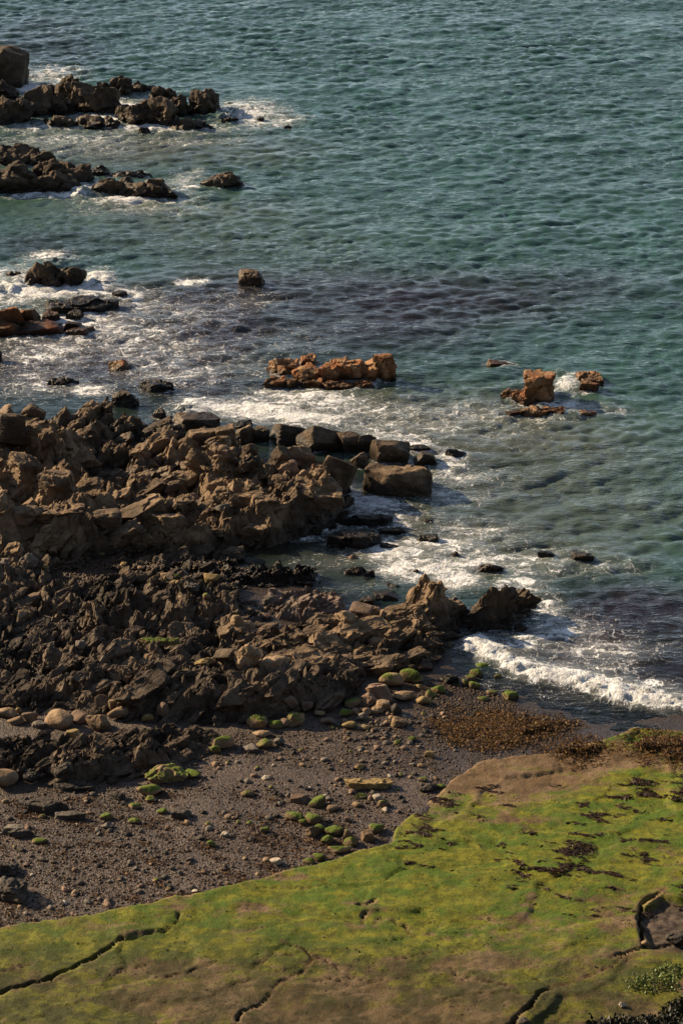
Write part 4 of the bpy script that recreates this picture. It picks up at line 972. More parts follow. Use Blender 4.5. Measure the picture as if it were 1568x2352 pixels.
 ((18, 1898, 81, 1924), 'slab', 'stone_dark', 'lower of two grey slabs at the left edge', 0.7),
 ((123, 1801, 218, 1820), 'slab', 'stone_dark', 'long dark slab just below the slaty ridge', 0.6),
 ((334, 1829, 357, 1845), 'round', 'stone_half_moss', 'small green grey stone below the tan green boulder', 0.6),
 ((294, 1878, 326, 1894), 'round', 'stone_half_moss', 'olive flat stone below the green tinged one', 0.7),
 ((74, 1925, 110, 1942), 'round', 'stone_half_moss', 'green topped stone below the left edge slabs', 0.7),
 ((229, 1889, 265, 1906), 'lump', 'stone_grey', 'grey lump below the flat green weedy stone', 0.7),
 ((-20, 2010, 70, 2075), 'lump', 'stone_dark', 'dark shaded rock at the left edge of the lower shingle', 0.8),
 ((-20, 1975, 45, 2012), 'lump', 'stone_dark', 'smaller dark rock at the left edge above the shaded one', 0.8),
 # wet stones at the swash
 ((948, 1521, 995, 1546), 'round', 'rock_rust', 'wet orange brown stone at the ledge end', 0.1),
 ((940, 1547, 971, 1570), 'round', 'stone_half_moss', 'pale glistening stone with green patches near the swash', 0.2),
 ((1008, 1547, 1055, 1574), 'lump', 'rock_wet', 'wet black boulder in the swash', 0.1),
 ((988, 1571, 1025, 1594), 'round', 'stone_moss', 'green weedy boulder on the wet shingle', 0.2),
 ((976, 1585, 1003, 1606), 'round', 'stone_moss', 'green weedy stone left below the weedy boulder', 0.2),
 ((1090, 1521, 1125, 1540), 'round', 'stone_moss', 'topmost green stone in the swash', 0.0),
 ((1076, 1533, 1109, 1558), 'round', 'stone_moss', 'green stone just below the topmost swash stone', 0.0),
 ((1068, 1548, 1093, 1565), 'round', 'stone_half_moss', 'olive stone in the middle of the swash stones', 0.0),
 ((1074, 1562, 1103, 1582), 'round', 'stone_moss', 'green stone lowest of the swash stone column', 0.0),
 ((1060, 1559, 1078, 1576), 'round', 'stone_moss', 'small dark green stone left of the swash column', 0.0),
 ((1134, 1545, 1155, 1562), 'round', 'stone_moss', 'green stone right in the swash near the breaker', 0.0),
 ((1144, 1539, 1171, 1554), 'round', 'stone_half_moss', 'olive stone nearest the breaker foam', 0.0),
 ((1152, 1583, 1191, 1608), 'slab', 'stone_moss', 'long green stone lying in the thin swash', 0.1),
 ((1116, 1583, 1143, 1596), 'round', 'stone_half_moss', 'flat olive stone left of the long green stone', 0.1),
 ((1096, 1599, 1123, 1612), 'round', 'stone_half_moss', 'flat olive stone at the edge of the brown weed', 0.1),
 ((954, 1571, 973, 1586), 'round', 'stone_half_moss', 'small green grey stone left of the weedy boulder', 0.2),
]
for b, sh, mt, lb, _z in BOULDERS:
    u0, v0, u1, v1 = b
    sea = v1 < 1145 and u0 > 390
    rock(b, sh, mt, 'boulder', lb, 'boulder', 'boulders', sea=sea, grow=1.12 if sea else 1.0)
# ------------------------------------------------------------------ the sea
def wave_tile(L, N, lam, ang, spread, rms, seed):
    r = np.random.default_rng(seed)
    k1 = 2 * np.pi * np.fft.fftfreq(N, L / N)
    KX, KY = np.meshgrid(k1, k1); K = np.hypot(KX, KY); K[0, 0] = 1
    kp = 2 * np.pi / lam
    S = np.where(K > 0, np.exp(-1.0 * (kp / K) ** 2) / K ** 3.15, 0)
    th = np.arctan2(KY, KX) - ang
    S = S * (0.10 + np.abs(np.cos(th)) ** spread) * np.exp(-(K * 0.055) ** 2)
    S[0, 0] = 0
    A = np.sqrt(S) * (r.normal(size=(N, N)) + 1j * r.normal(size=(N, N)))
    h = np.fft.ifft2(A).real; s = rms / h.std()
    dx = np.fft.ifft2(-1j * KX / K * A).real * s; dy = np.fft.ifft2(-1j * KY / K * A).real * s
    return h * s, dx, dy, L, N

def tile_at(T, x, y, rot):
    h, dx, dy, L, N = T
    c, s = math.cos(rot), math.sin(rot)
    a = ((x * c + y * s) / L * N) % N; b = ((-x * s + y * c) / L * N) % N
    i = np.floor(a).astype(int) % N; j = np.floor(b).astype(int) % N; fa = a - np.floor(a); fb = b - np.floor(b)
    i1 = (i + 1) % N; j1 = (j + 1) % N
    def g(M): return (M[j, i] * (1 - fa) + M[j, i1] * fa) * (1 - fb) + (M[j1, i] * (1 - fa) + M[j1, i1] * fa) * fb
    ex, ey = g(dx), g(dy)
    return g(h), ex * c - ey * s, ex * s + ey * c

FOAM = [  # picture centre, half sizes, strength
    (575, 262, 75, 30, 1.0), (640, 275, 60, 16, .6), (290, 240, 90, 16, .8), (250, 270, 90, 14, .9), (380, 296, 130, 12, .9), (90, 290, 120, 16, .7), (160, 320, 170, 14, .55), (120, 172, 75, 22, .65),
    (60, 205, 40, 12, .9), (160, 345, 220, 16, .32), (430, 325, 150, 12, .4), (110, 447, 120, 8, 1.1), (190, 430, 30, 14, 1.1), (310, 455, 130, 16, .75), (420, 420, 45, 26, .6), (330, 480, 180, 18, .35), (520, 425, 60, 10, .4), (450, 395, 20, 10, .6),
    (40, 660, 90, 45, 1.0), (120, 590, 60, 14, .8), (225, 640, 34, 22, 1.1), (170, 665, 120, 14, 1.0), (90, 675, 120, 16, .9), (290, 690, 110, 34, .6), (150, 735, 150, 24, .7), (240, 770, 200, 40, .55), (100, 810, 160, 50, .5), (330, 800, 200, 50, .45),
    (440, 646, 40, 9, .85), (420, 720, 140, 40, .40), (560, 690, 120, 30, .30), (205, 895, 50, 14, .9), (80, 880, 120, 40, .45), (380, 860, 160, 40, .45), (520, 840, 140, 40, .35), (620, 780, 200, 50, .22),
    (470, 935, 80, 24, .75), (590, 940, 130, 26, .95), (720, 925, 150, 34, .65), (690, 960, 140, 18, .8), (830, 950, 150, 40, .5), (640, 900, 90, 16, .6), (960, 970, 160, 40, .42), (880, 1000, 120, 26, .6), (1080, 950, 150, 30, .40), (1150, 1000, 200, 40, .22),
    (1300, 880, 34, 22, .95), (1290, 930, 90, 10, .8), (1230, 962, 90, 14, .45), (1150, 838, 40, 8, .6), (1390, 945, 60, 10, .5), (1020, 1060, 50, 34, .75), (960, 1030, 40, 12, .9), (1050, 1090, 90, 30, .45), (1010, 1140, 120, 24, .45), (1180, 1110, 220, 60, .15),
    (800, 1135, 30, 16, .8), (850, 1160, 80, 24, .95), (745, 1212, 50, 16, .95), (700, 1238, 40, 8, .7), (890, 1190, 90, 22, .75), (900, 1265, 90, 30, 1.0), (960, 1305, 100, 26, 1.0), (1040, 1330, 70, 26, .95), (1000, 1250, 110, 30, .65), (1100, 1290, 110, 40, .6),
    (1080, 1220, 120, 30, .5), (1240, 1290, 160, 40, .45), (1400, 1300, 90, 20, .4), (1190, 1340, 70, 20, .7), (1260, 1400, 40, 40, .75), (1290, 1450, 110, 40, .55), (1390, 1490, 130, 34, .55), (1210, 1475, 120, 30, .6), (1330, 1530, 140, 26, .5), (1470, 1575, 90, 20, .7),
    (1160, 1560, 120, 26, .30), (1300, 1600, 120, 24, .28), (1120, 1600, 100, 30, .22), (760, 1290, 130, 26, .22), (820, 1350, 120, 20, .22), (700, 1330, 60, 12, .20), (60, 1515, 60, 14, .30)]
BREAK = pix([(1050, 1468), (1090, 1495), (1150, 1528), (1250, 1558), (1340, 1580), (1430, 1600), (1500, 1615), (1580, 1632), (1700, 1640), (1900, 1640)])
TINT = [  # water colour of its own: kelp below, silt, deep green
    ('kelp', 700, 735, 420, 75, 1.2), ('kelp', 480, 710, 260, 70, 1.0), ('kelp', 1050, 675, 380, 45, .8), ('kelp', 1300, 650, 250, 30, .35), ('kelp', 200, 820, 360, 90, 1.2), ('kelp', 420, 880, 200, 50, .8), ('kelp', 100, 560, 150, 30, .6),
    ('kelp', 1480, 1440, 200, 90, 1.2), ('kelp', 1350, 1500, 200, 60, .9), ('kelp', 1560, 1540, 120, 60, 1.0), ('kelp', 1150, 1590, 200, 40, .8), ('kelp', 1400, 1370, 150, 30, .5), ('kelp', 1350, 1620, 200, 30, .6), ('kelp', 80, 60, 150, 50, .5), ('kelp', 100, 130, 170, 40, .5),
    ('silt', 300, 345, 330, 40, .9), ('silt', 350, 480, 300, 40, .6), ('silt', 780, 960, 360, 60, 1.2), ('silt', 1080, 980, 280, 70, 1.0), ('silt', 1150, 1110, 280, 100, .9), ('silt', 900, 1250, 200, 80, .8), ('silt', 1200, 1250, 250, 70, .8), ('silt', 1420, 1180, 200, 60, .45), ('silt', 770, 1280, 180, 60, .8),
    ('silt', 1380, 1030, 200, 60, .35), ('silt', 600, 640, 300, 30, .3), ('silt', 560, 560, 400, 60, .35)]

def build_sea():
    xs = axis(-27, 27, 0.13, OUT); ys = axis(60, 158, 0.13, OUT)
    X, Y = np.meshgrid(xs, ys)
    T1 = wave_tile(37.0, 512, 2.0, math.radians(-84), 6, 0.036, 3)
    T2 = wave_tile(19.0, 512, 0.75, math.radians(-70), 2, 0.020, 4)
    h1, dx1, dy1 = tile_at(T1, X, Y, 0.10); h2, dx2, dy2 = tile_at(T2, X, Y, -0.35)
    sd = -signed(X, Y, LAND)
    T3 = wave_tile(61.0, 256, 8.0, math.radians(-76), 8, 0.036, 5)
    h3, dx3, dy3 = tile_at(T3, X, Y, 0.05)
    g1 = np.clip(0.85 + 0.9 * fbm2(X * 0.09, Y * 0.07, 3, 90), 0.35, 1.5); g2 = np.clip(0.9 + 1.2 * fbm2(X * 0.13 + 4, Y * 0.1, 3, 91), 0.3, 1.7)
    h1, dx1, dy1, h2, dx2, dy2 = h1 * g1 + h3, dx1 * g1 + dx3, dy1 * g1 + dy3, h2 * g2, dx2 * g2, dy2 * g2
    damp = (0.22 + 0.78 * sstep(0.5, 9, sd))
    edge = sstep(27.0, 24.0, np.abs(X)) * sstep(158, 150, Y)
    da2 = 0.5 + 0.5 * damp
    Z = (h1 * damp + h2 * da2) * edge; DX = (dx1 * damp + dx2 * da2) * edge * 1.1; DY = (dy1 * damp + dy2 * da2) * edge * 1.1
    foam = np.zeros(X.shape)
    for u, v, ru, rv, s in FOAM:
        cx, cy = P(u, v, 0); k = ppm(cx, cy)
        a = ru / k; b = rv / k / ((CAM_H) / math.hypot(CAM_H, cy))
        e = ((X - cx) / a) ** 2 + ((Y - cy) / b) ** 2
        foam = np.maximum(foam, np.minimum(s, 0.9) * np.exp(-e * 0.8)) + 0.12 * s * np.exp(-e * 0.9) * (foam > 0.05)
    # surf about the rocks: anything standing out of the sea gets a ragged white edge
    rock = np.where((RXX > -1e9) & (HM > 0.02) & (GM < -0.05), 1.0, 0.0)
    bl = rock.copy()
    for _ in range(6):
        q = np.pad(bl, 1, mode='edge'); bl = (q[:-2, 1:-1] + q[2:, 1:-1] + q[1:-1, :-2] + q[1:-1, 2:] + q[1:-1, 1:-1]) / 5
    near = sample(bl, X, Y) * ((np.abs(X) < 26) & (Y < 151))
    foam = np.maximum(foam, np.clip(near * 1.6, 0, 0.62) * sstep(-0.25, 0.35, fbm2(X * 0.5, Y * 0.5, 2, 77)))
    d, par = seg_dist(X + 0.28 * fbm2(X * 0.8, Y * 0.8, 3, 70), Y + 0.45 * fbm2(X * 0.7, Y * 0.7, 3, 71), BREAK)
    fade = sstep(0.0, 0.8, par)
    sx = np.array([p[0] for p in BREAK]); sy = np.array([p[1] for p in BREAK])
    side = Y - np.interp(X, sx, sy)                              # > 0 to seaward
    wd = np.where(side > 0, 0.7, 0.34)
    crest = np.exp(-(d / wd) ** 2) * fade
    lump = fbm2(X * 2.8, Y * 3.2, 4, 72, 0.7)
    Z = Z + crest * (0.15 + 0.30 * lump)
    foam = np.maximum(foam, 1.08 * np.exp(-(d / np.where(side > 0, 1.15, 0.42)) ** 2) * sstep(0, 0.5, par))
    foam = foam * np.where((side < -0.75) & (d < 4) & (par > 0.05), 0.75, 1.0)
    rough_z = sstep(0.45, 1.0, foam)
    Z = Z + rough_z * (0.07 * fbm2(X * 2.4, Y * 2.4, 4, 73, 0.65) + 0.03)
    for u, v, r, hgt in [(515, 262, .8, .45), (545, 250, .7, .3), (190, 434, .5, .3), (228, 642, .6, .3), (130, 592, .9, .25), (20, 655, .9, .22), (420, 932, .7, .2)]:
        cx, cy = P(u, v, 0.2)
        e = ((X - cx) / r) ** 2 + ((Y - cy) / (r * 1.2)) ** 2
        Z = Z + hgt * np.exp(-e) * (0.6 + 1.5 * fbm2(X * 2.9, Y * 2.9, 4, 74, 0.7))
    kelp = np.zeros(X.shape); silt = np.zeros(X.shape)
    for nm, u, v, ru, rv, s in TINT:
        cx, cy = P(u, v, 0); k = ppm(cx, cy)
        a = ru / k; b = rv / k / ((CAM_H) / math.hypot(CAM_H, cy))
        w = s * np.exp(-(((X - cx) / a) ** 2 + ((Y - cy) / b) ** 2) * 0.8)
        if nm == 'kelp': kelp = 1 - (1 - kelp) * (1 - np.clip(w, 0, 1))
        else: silt = 1 - (1 - silt) * (1 - np.clip(w, 0, 1))
    nn = fbm2(X * 0.22, Y * 0.16, 4, 75)
    kelp = np.clip(kelp + 0.5 * nn * kelp, 0, 1); silt = np.clip(silt + 0.4 * nn * silt, 0, 1)
    g = np.where((np.abs(X) < 26) & (Y < 151), sample(HM, X, Y), -2.5)
    depth = np.maximum(Z - g, 0)
    opac = 1 - np.exp(-depth * 2.6)
    t = NT('sea_water')
    pos = t.n('NewGeometry').outputs['Position']
    fo = t.attr('foam').outputs['Fac']
    deep = t.mix(t.ramp(t.noise(pos, 0.12, 3.0), 0.38, 0.62), (0.019, 0.057, 0.044), (0.025, 0.072, 0.060))
    wc = t.mix(t.attr('silt').outputs['Fac'], deep, (0.068, 0.080, 0.060))
    wc = t.mix(t.attr('kelp').outputs['Fac'], wc, (0.012, 0.0065, 0.006))
    # fine ripples
    mp = t.n('Mapping', Vector=pos, Scale=(0.42, 1.5, 1.0), Rotation=(0, 0, 0.12))
    mp2 = t.n('Mapping', Vector=pos, Scale=(0.5, 1.4, 1.0), Rotation=(0, 0, -0.35))
    r1 = t.noise(mp.outputs[0], 2.6, 4.0, 0.6, 0.25); r2 = t.noise(mp2.outputs[0], 6.0, 3.0, 0.6, 0.2)
    gust = t.ramp(t.noise(t.n('Mapping', Vector=pos, Scale=(0.5, 1.0, 1.0), Rotation=(0, 0, 0.2)).outputs[0], 0.22, 4.0, 0.65), 0.36, 0.62)
    bp = t.n('Bump', Height=t.math('ADD', r1, t.math('MULTIPLY', r2, 0.38)), Strength=t.math('ADD', 0.22, t.math('MULTIPLY', gust, 0.65)), Distance=0.17)
    water = t.n('BsdfPrincipled', Base__Color=wc, Roughness=0.05, IOR=1.55, Normal=bp)
    # clear where shallow
    tr = t.n('BsdfTransparent', Color=(0.80, 0.78, 0.68))
    gl = t.n('BsdfGlossy', Color=(1, 1, 1), Roughness=0.08, Normal=bp)
    fr = t.n('Fresnel', IOR=1.33, Normal=bp)
    clear = t.n('MixShader', _0=fr, _1=tr, _2=gl)
    body = t.n('MixShader', _0=t.attr('opac').outputs['Fac'], _1=clear, _2=water)
    # foam: broken sheets that thin out to lace
    warp = t.n('TexNoise', Vector=pos, Scale=1.1, Detail=5.0, Roughness=0.65)
    wv = t.n('VectorMath', {'operation': 'MULTIPLY_ADD'}, _0=warp.outputs['Color'], _1=(1.5, 1.5, 0.0), _2=pos)
    st = t.n('Mapping', Vector=wv.outputs[0], Scale=(0.45, 1.05, 0.0), Rotation=(0, 0, -0.12))
    v2 = t.n('TexVoronoi', {'feature': 'DISTANCE_TO_EDGE'}, Vector=st.outputs[0], Scale=3.2).outputs['Distance']
    nb = t.noise(pos, 0.85, 5.0, 0.65); nf = t.noise(pos, 7.0, 4.0, 0.7)
    pn = t.noise(st.outputs[0], 3.0, 9.0, 0.74, 0.7)
    fe = t.math('ADD', fo, t.math('MULTIPLY', t.math('SUBTRACT', nb, 0.5), t.math('MULTIPLY', 1.7, t.math('MINIMUM', fo, 0.55))))
    thr = t.math('SUBTRACT', 0.72, t.math('MULTIPLY', fe, 0.34))
    dn = t.math('SUBTRACT', pn, thr)
    patch = t.math('MULTIPLY', t.ramp(dn, -0.01, 0.055), t.ramp(fe, 0.03, 0.22))
    wdt = t.math('MULTIPLY', t.math('MAXIMUM', t.math('SUBTRACT', fe, 0.10), 0.0), 0.15)
    lace = t.math('MULTIPLY', t.math('SUBTRACT', 1.0, t.ramp(t.math('DIVIDE', v2, t.math('MAXIMUM', wdt, 0.0005)), 0.3, 1.2)), t.ramp(nf, 0.36, 0.60))
    lace = t.math('MULTIPLY', lace, 0.85)
    milky = t.math('MULTIPLY', t.ramp(fe, 0.10, 1.0), 0.34)
    mask = t.math('MAXIMUM', t.math('MAXIMUM', patch, lace), milky)
    fcol = t.mix(t.ramp(pn, 0.35, 0.65), (0.36, 0.37, 0.37), (0.70, 0.73, 0.77))
    fb = t.n('Bump', Height=t.math('ADD', nf, nb), Strength=0.8, Distance=0.15)
    foamsh = t.n('BsdfPrincipled', Base__Color=fcol, Roughness=0.8, Normal=fb)
    t.out(t.n('MixShader', _0=mask, _1=body, _2=foamsh))
    keep = (G(X, Y) < 0.35)
    me = grid_mesh('sea', xs, ys, Z, keep=keep, attrs={'foam': np.clip(foam, 0, 1.2), 'kelp': kelp, 'silt': silt, 'opac': opac}, DX=DX, DY=DY)
    add('sea', me, 'sea_water', kind='structure', label='choppy green sea with white foam along the rocks')
    # the still pool among the rocks
    px, py = P(60, 1520, 0.4); pz = float(G(np.array([px]), np.array([py]))[0]) + 0.28
    xs = np.arange(px - 3.2, px + 3.2, 0.12); ys = np.arange(py - 2.0, py + 2.0, 0.12)
    A, B = np.meshgrid(xs, ys); zz = pz + 0.012 * fbm2(A * 1.2, B * 2, 3, 80)
    one = np.ones(A.shape)
    me = grid_mesh('tide_pool', xs, ys, zz, keep=(((A - px) / 3.1) ** 2 + ((B - py) / 1.9) ** 2 < 1), attrs={'foam': 0.30 * one * np.exp(-(((A - px) / 1.5) ** 2 + ((B - py) / 0.8) ** 2)), 'kelp': 0.5 * one, 'silt': 0.3 * one, 'opac': 0.45 * one})
    add('tide_pool', me, 'sea_water', kind='structure', label='still dark tide pool among the ridges at the left edge')
# ------------------------------------------------------------------ shingle, seaweed, plants
def scatter_pts(poly, z, n, seed, dens=None):
    r = np.random.default_rng(seed); pts = pix(poly, z)
    x0, x1 = min(p[0] for p in pts), max(p[0] for p in pts); y0, y1 = min(p[1] for p in pts), max(p[1] for p in pts)
    X = r.uniform(x0, x1, n * 4); Y = r.uniform(y0, y1, n * 4)
    k = inside(X, Y, pts)
    if dens is not None: k &= r.random(len(X)) < dens(X, Y)
    return X[k][:n], Y[k][:n]

t = NT('shingle_stone')
geo = t.n('NewGeometry').outputs['Position']
fc = t.noise(geo, 25.0, 3.0, 0.7)
t.out(t.n('BsdfPrincipled', Base__Color=t.mix(t.math('MULTIPLY', fc, 0.5), t.attr('tint').outputs['Color'], (0.03, 0.025, 0.02)), Roughness=0.6, **{'Specular__IOR__Level': 0.25}))

PEB = np.array([(0.085, 0.070, 0.056), (0.060, 0.052, 0.045), (0.12, 0.095, 0.072), (0.055, 0.038, 0.026), (0.16, 0.115, 0.075), (0.045, 0.042, 0.040), (0.09, 0.062, 0.03), (0.30, 0.25, 0.19), (0.13, 0.105, 0.035)])
PEBW = np.array([.22, .2, .17, .13, .1, .1, .04, .02, .02]); PEBW = PEBW / PEBW.sum(); PEB = PEB * np.array([0.56, 0.42, 0.33])

def shingle(name, label, X, Y, lo, hi, seed, pw=2.6, lift=0.25):
    r = np.random.default_rng(seed); n = len(X)
    s = lo * (1 - r.random(n) * (1 - (lo / hi) ** pw)) ** (-1 / pw)
    z = sample(HM, X, Y)
    v, f = ICO[1]
    nv = len(v)
    sc = np.stack([s * r.uniform(0.8, 1.3, n), s * r.uniform(0.65, 1.0, n), s * r.uniform(0.35, 0.7, n)], 1) * 0.5
    a = r.uniform(0, 6.28, n); ca, sa = np.cos(a), np.sin(a)
    q = v[None] * (1 + r.uniform(-0.22, 0.22, (n, nv, 1))) * sc[:, None]
    x = q[..., 0] * ca[:, None] - q[..., 1] * sa[:, None]; y = q[..., 0] * sa[:, None] + q[..., 1] * ca[:, None]
    tl = r.normal(0, 0.35, n)[:, None]
    zz = q[..., 2] + x * tl
    V = np.stack([x + X[:, None], y + Y[:, None], zz + (z + sc[:, 2] * lift)[:, None]], -1).reshape(-1, 3)
    F = (f[None] + (np.arange(n) * nv)[:, None, None]).reshape(-1, 3)
    c = PEB[r.choice(len(PEB), n, p=PEBW)] * r.uniform(0.7, 1.35, (n, 1))
    me = mesh_from(name, V, F, True, {'tint': np.repeat(c, nv, 0)})
    add(name, me, 'shingle_stone', kind='stuff', label=label)

BEACH = [(-60, 1812), (120, 1800), (300, 1795), (350, 1765), (480, 1722), (500, 1680), (560, 1660), (680, 1660), (790, 1620), (860, 1570), (940, 1545), (1040, 1530), (1110, 1560), (1210, 1615), (1300, 1650), (1230, 1700), (1135, 1718), (1085, 1735), (1030, 1770),
         (1000, 1803), (940, 1852), (900, 1892), (888, 1930), (790, 1960), (640, 2008), (520, 2046), (410, 2076), (300, 2104), (150, 2130), (-60, 2162)]
def bdens(X, Y):
    n = fbm2(X * 0.40, Y * 0.55, 4, 301, 0.6)
    px1, py1 = P(620, 1770, 0.6); px2, py2 = P(450, 1850, 0.6)
    sand = np.exp(-((X - px1) / 2.6) ** 2 - ((Y - py1) / 0.8) ** 2) + np.exp(-((X - px2) / 2.0) ** 2 - ((Y - py2) / 1.0) ** 2)
    px3, py3 = P(950, 1790, 0.5); sand = sand + np.exp(-((X - px3) / 1.5) ** 2 - ((Y - py3) / 0.8) ** 2)
    return np.clip(0.75 + 1.3 * n - 0.60 * sand, 0.04, 1)
X, Y = scatter_pts(BEACH, 0.6, 32000, 11, bdens)
shingle('shingle', 'dark mixed pebbles strewn over the beach', X, Y, 0.028, 0.14, 12)
X, Y = scatter_pts([(930, 1560), (1040, 1545), (1110, 1570), (1220, 1622), (1330, 1655), (1240, 1690), (1100, 1660), (980, 1640)], 0.2, 4200, 17)
shingle('wet_shingle', 'dark wet pebbles at the edge of the swash', X, Y, 0.03, 0.13, 18)
X, Y = scatter_pts([(112, 1312), (150, 1292), (220, 1280), (300, 1272), (420, 1270), (540, 1272), (560, 1295), (430, 1305), (300, 1318), (230, 1332), (160, 1340), (125, 1328)], 0.35, 5200, 13)
shingle('shingle_pocket', 'pale rounded pebbles filling the pocket below the great crag', X, Y, 0.06, 0.17, 14)
X, Y = scatter_pts([(360, 1315), (430, 1300), (540, 1345), (640, 1375), (620, 1410), (520, 1380), (440, 1370), (370, 1350)], 0.45, 900, 15)
shingle('shingle_gully', 'mixed pebbles in the gully beside the wet strata ledge', X, Y, 0.05, 0.20, 16)

# single stones big enough to pick out on the shingle
SM = {m: [] for m in ('stone_grey', 'stone_dark', 'stone_pink', 'stone_tan', 'stone_white', 'stone_half_moss')}
for m in SM:
    for i in range(5):
        me = star_rock('stone', (1, 0.75, 0.55), 'round' if i % 2 else 'angular', 500 + i, 2)
        me.materials.append(MATS[m]); SM[m].append(me)
SAY = {'stone_grey': 'small grey', 'stone_dark': 'small dark grey', 'stone_pink': 'small pinkish brown', 'stone_tan': 'small tan', 'stone_white': 'small pale', 'stone_half_moss': 'small green tinged'}
MARKS = [('the long yellow slab', 845, 1800), ('the upright green stone', 727, 1842), ('the biggest green boulder', 768, 1908), ('the broad tan mossy boulder', 385, 1780), ('the dark grey slab', 417, 1868), ('the bright white stone', 516, 1917),
         ('the round bright green stone', 607, 1709), ('the moss crowned boulder', 512, 1705), ('the orange tan angular boulder', 916, 1658), ('the flat sunken grey slab', 160, 1872), ('the pale pointed rim stone', 635, 1981), ('the two left edge slabs', 45, 1908),
         ('the lone flat green stone', 945, 1697), ('the dark left edge rock', 25, 2045), ('the ochre round cobble', 801, 1666), ('the yellow stone in mid shingle', 825, 1763), ('the dark grey peaked stone', 981, 1808), ('the olive shelf side stone', 880, 1845)]
for zone, n, seed in (([(480, 1740), (560, 1690), (760, 1660), (900, 1660), (1050, 1690), (1000, 1790), (880, 1880), (640, 1880), (480, 1800)], 110, 21),
                      ([(0, 1830), (250, 1810), (480, 1810), (640, 1900), (640, 1990), (300, 2090), (0, 2130)], 110, 22),
                      ([(760, 1620), (880, 1600), (1000, 1590), (1040, 1640), (960, 1690), (800, 1690), (740, 1660)], 55, 23)):
    r = np.random.default_rng(seed)
    X, Y = scatter_pts(zone, 0.6, n, seed + 40)
    for x, y in zip(X, Y):
        m = r.choice(list(SM), p=[0.26, 0.27, 0.2, 0.14, 0.05, 0.08])
        z = float(sample(HM, x, y)) + 0.02
        dpt = y * CP + (CAM_H - z) * SP
        u_ = 784 + FV * x / dpt; v_ = 1176 - FV * (y * SP - (CAM_H - z) * CP) / dpt
        nm, mu, mv = min(MARKS, key=lambda q: math.hypot(q[1] - u_, 1.7 * (q[2] - v_)))
        du, dv = u_ - mu, 1.7 * (v_ - mv)
        where = ('right of ' if du > 0 else 'left of ') if abs(du) > abs(dv) else ('below ' if dv > 0 else 'above ')
        s = r.uniform(0.12, 0.26)
        lb = SAY[m].replace('small', 'small' if s < 0.19 else 'fist sized' if s < 0.23 else 'larger') + ' stone on the shingle ' + where + nm
        o = add('stone', SM[m][int(r.integers(5))], None, None, (x, y, z), lb, 'stone', 'loose stones on the shingle')
        o.scale = (s, s, s); o.rotation_euler = (r.normal(0, .2), r.normal(0, .2), r.uniform(0, 6.28))

# seaweed: limp ribbons and flakes
t = NT('seaweed')
nse = t.noise(t.n('NewGeometry').outputs['Position'], 9.0, 3.0)
t.out(t.n('BsdfPrincipled', Base__Color=t.mix(t.math('MULTIPLY', nse, 0.4), t.attr('tint').outputs['Color'], (0.012, 0.006, 0.003)), Roughness=0.6, **{'Specular__IOR__Level': 0.2}))
def weed(name, label, X, Y, lo, hi, cols, seed, lift=0.015, curl=0.4, dirn=None, spread=0.6, extra=None):
    r = np.random.default_rng(seed); n = len(X)
    L = r.uniform(lo, hi, n); W = L * r.uniform(0.14, 0.35, n)
    a = (r.uniform(0, 6.28, n) if dirn is None else dirn + r.normal(0, spread, n))
    ts = np.array([-0.5, -0.17, 0.17, 0.5]); wd = np.array([0.45, 1.0, 0.9, 0.3])
    bend = r.normal(0, curl, n)
    V = np.zeros((n, 8, 3))
    z0 = sample(HM, X, Y) + (0 if extra is None else extra)
    up = r.uniform(0.2, 1.0, (n, 4)) * lift + lift * 0.4
    tw = r.normal(0, 0.5, n)
    for i in range(4):
        th = a + bend * ts[i]
        cx = X + np.cos(th) * ts[i] * L; cy = Y + np.sin(th) * ts[i] * L
        nx, ny = -np.sin(th), np.cos(th)
        for s_, k in ((-1, 0), (1, 1)):
            V[:, i * 2 + k, 0] = cx + s_ * nx * W * wd[i] / 2; V[:, i * 2 + k, 1] = cy + s_ * ny * W * wd[i] / 2
            V[:, i * 2 + k, 2] = z0 + up[:, i] + s_ * tw * W * 0.4
    F = np.array([[0, 2, 3, 1], [2, 4, 5, 3], [4, 6, 7, 5]])
    F = (F[None] + (np.arange(n) * 8)[:, None, None]).reshape(-1, 4)
    cols = np.array(cols); c = cols[r.integers(len(cols), size=n)] * r.uniform(0.6, 1.4, (n, 1))
    add(name, mesh_from(name, V.reshape(-1, 3), F, True, {'tint': np.repeat(c, 8, 0)}), 'seaweed', kind='stuff', label=label)
RED = [(0.024, 0.010, 0.005), (0.015, 0.007, 0.004), (0.033, 0.014, 0.006)]
GOLD = [(0.115, 0.054, 0.009), (0.075, 0.034, 0.007), (0.150, 0.080, 0.013), (0.045, 0.020, 0.005), (0.018, 0.010, 0.003)]
def streak(thr, seed):
    def d(X, Y):
        p, q = X * 0.96 - Y * 0.28, Y * 0.96 + X * 0.28
        n = fbm2(p * 0.9, q * 2.6, 4, seed, 0.6) + 0.4 * fbm2(X * 0.35, Y * 0.35, 2, seed + 9)
        return np.clip((n - thr) * 5, 0, 1)
    return d
X, Y = scatter_pts([(930, 1870), (1000, 1800), (1150, 1770), (1400, 1760), (1600, 1740), (1640, 2060), (1500, 2080), (1420, 2110), (1260, 2080), (1100, 1990), (940, 1990), (900, 1920)], 0.7, 15000, 31, streak(0.20, 401))
weed('seaweed_scraps', 'dark red seaweed scraps in streaks across the green shelf', X, Y, 0.05, 0.17, RED, 32, dirn=-0.28)
MATQ = [(960, 1640), (1020, 1600), (1120, 1600), (1250, 1612), (1345, 1640), (1300, 1668), (1240, 1700), (1180, 1716), (1100, 1722), (1020, 1710)]
MATP = pix(MATQ, 0.35)
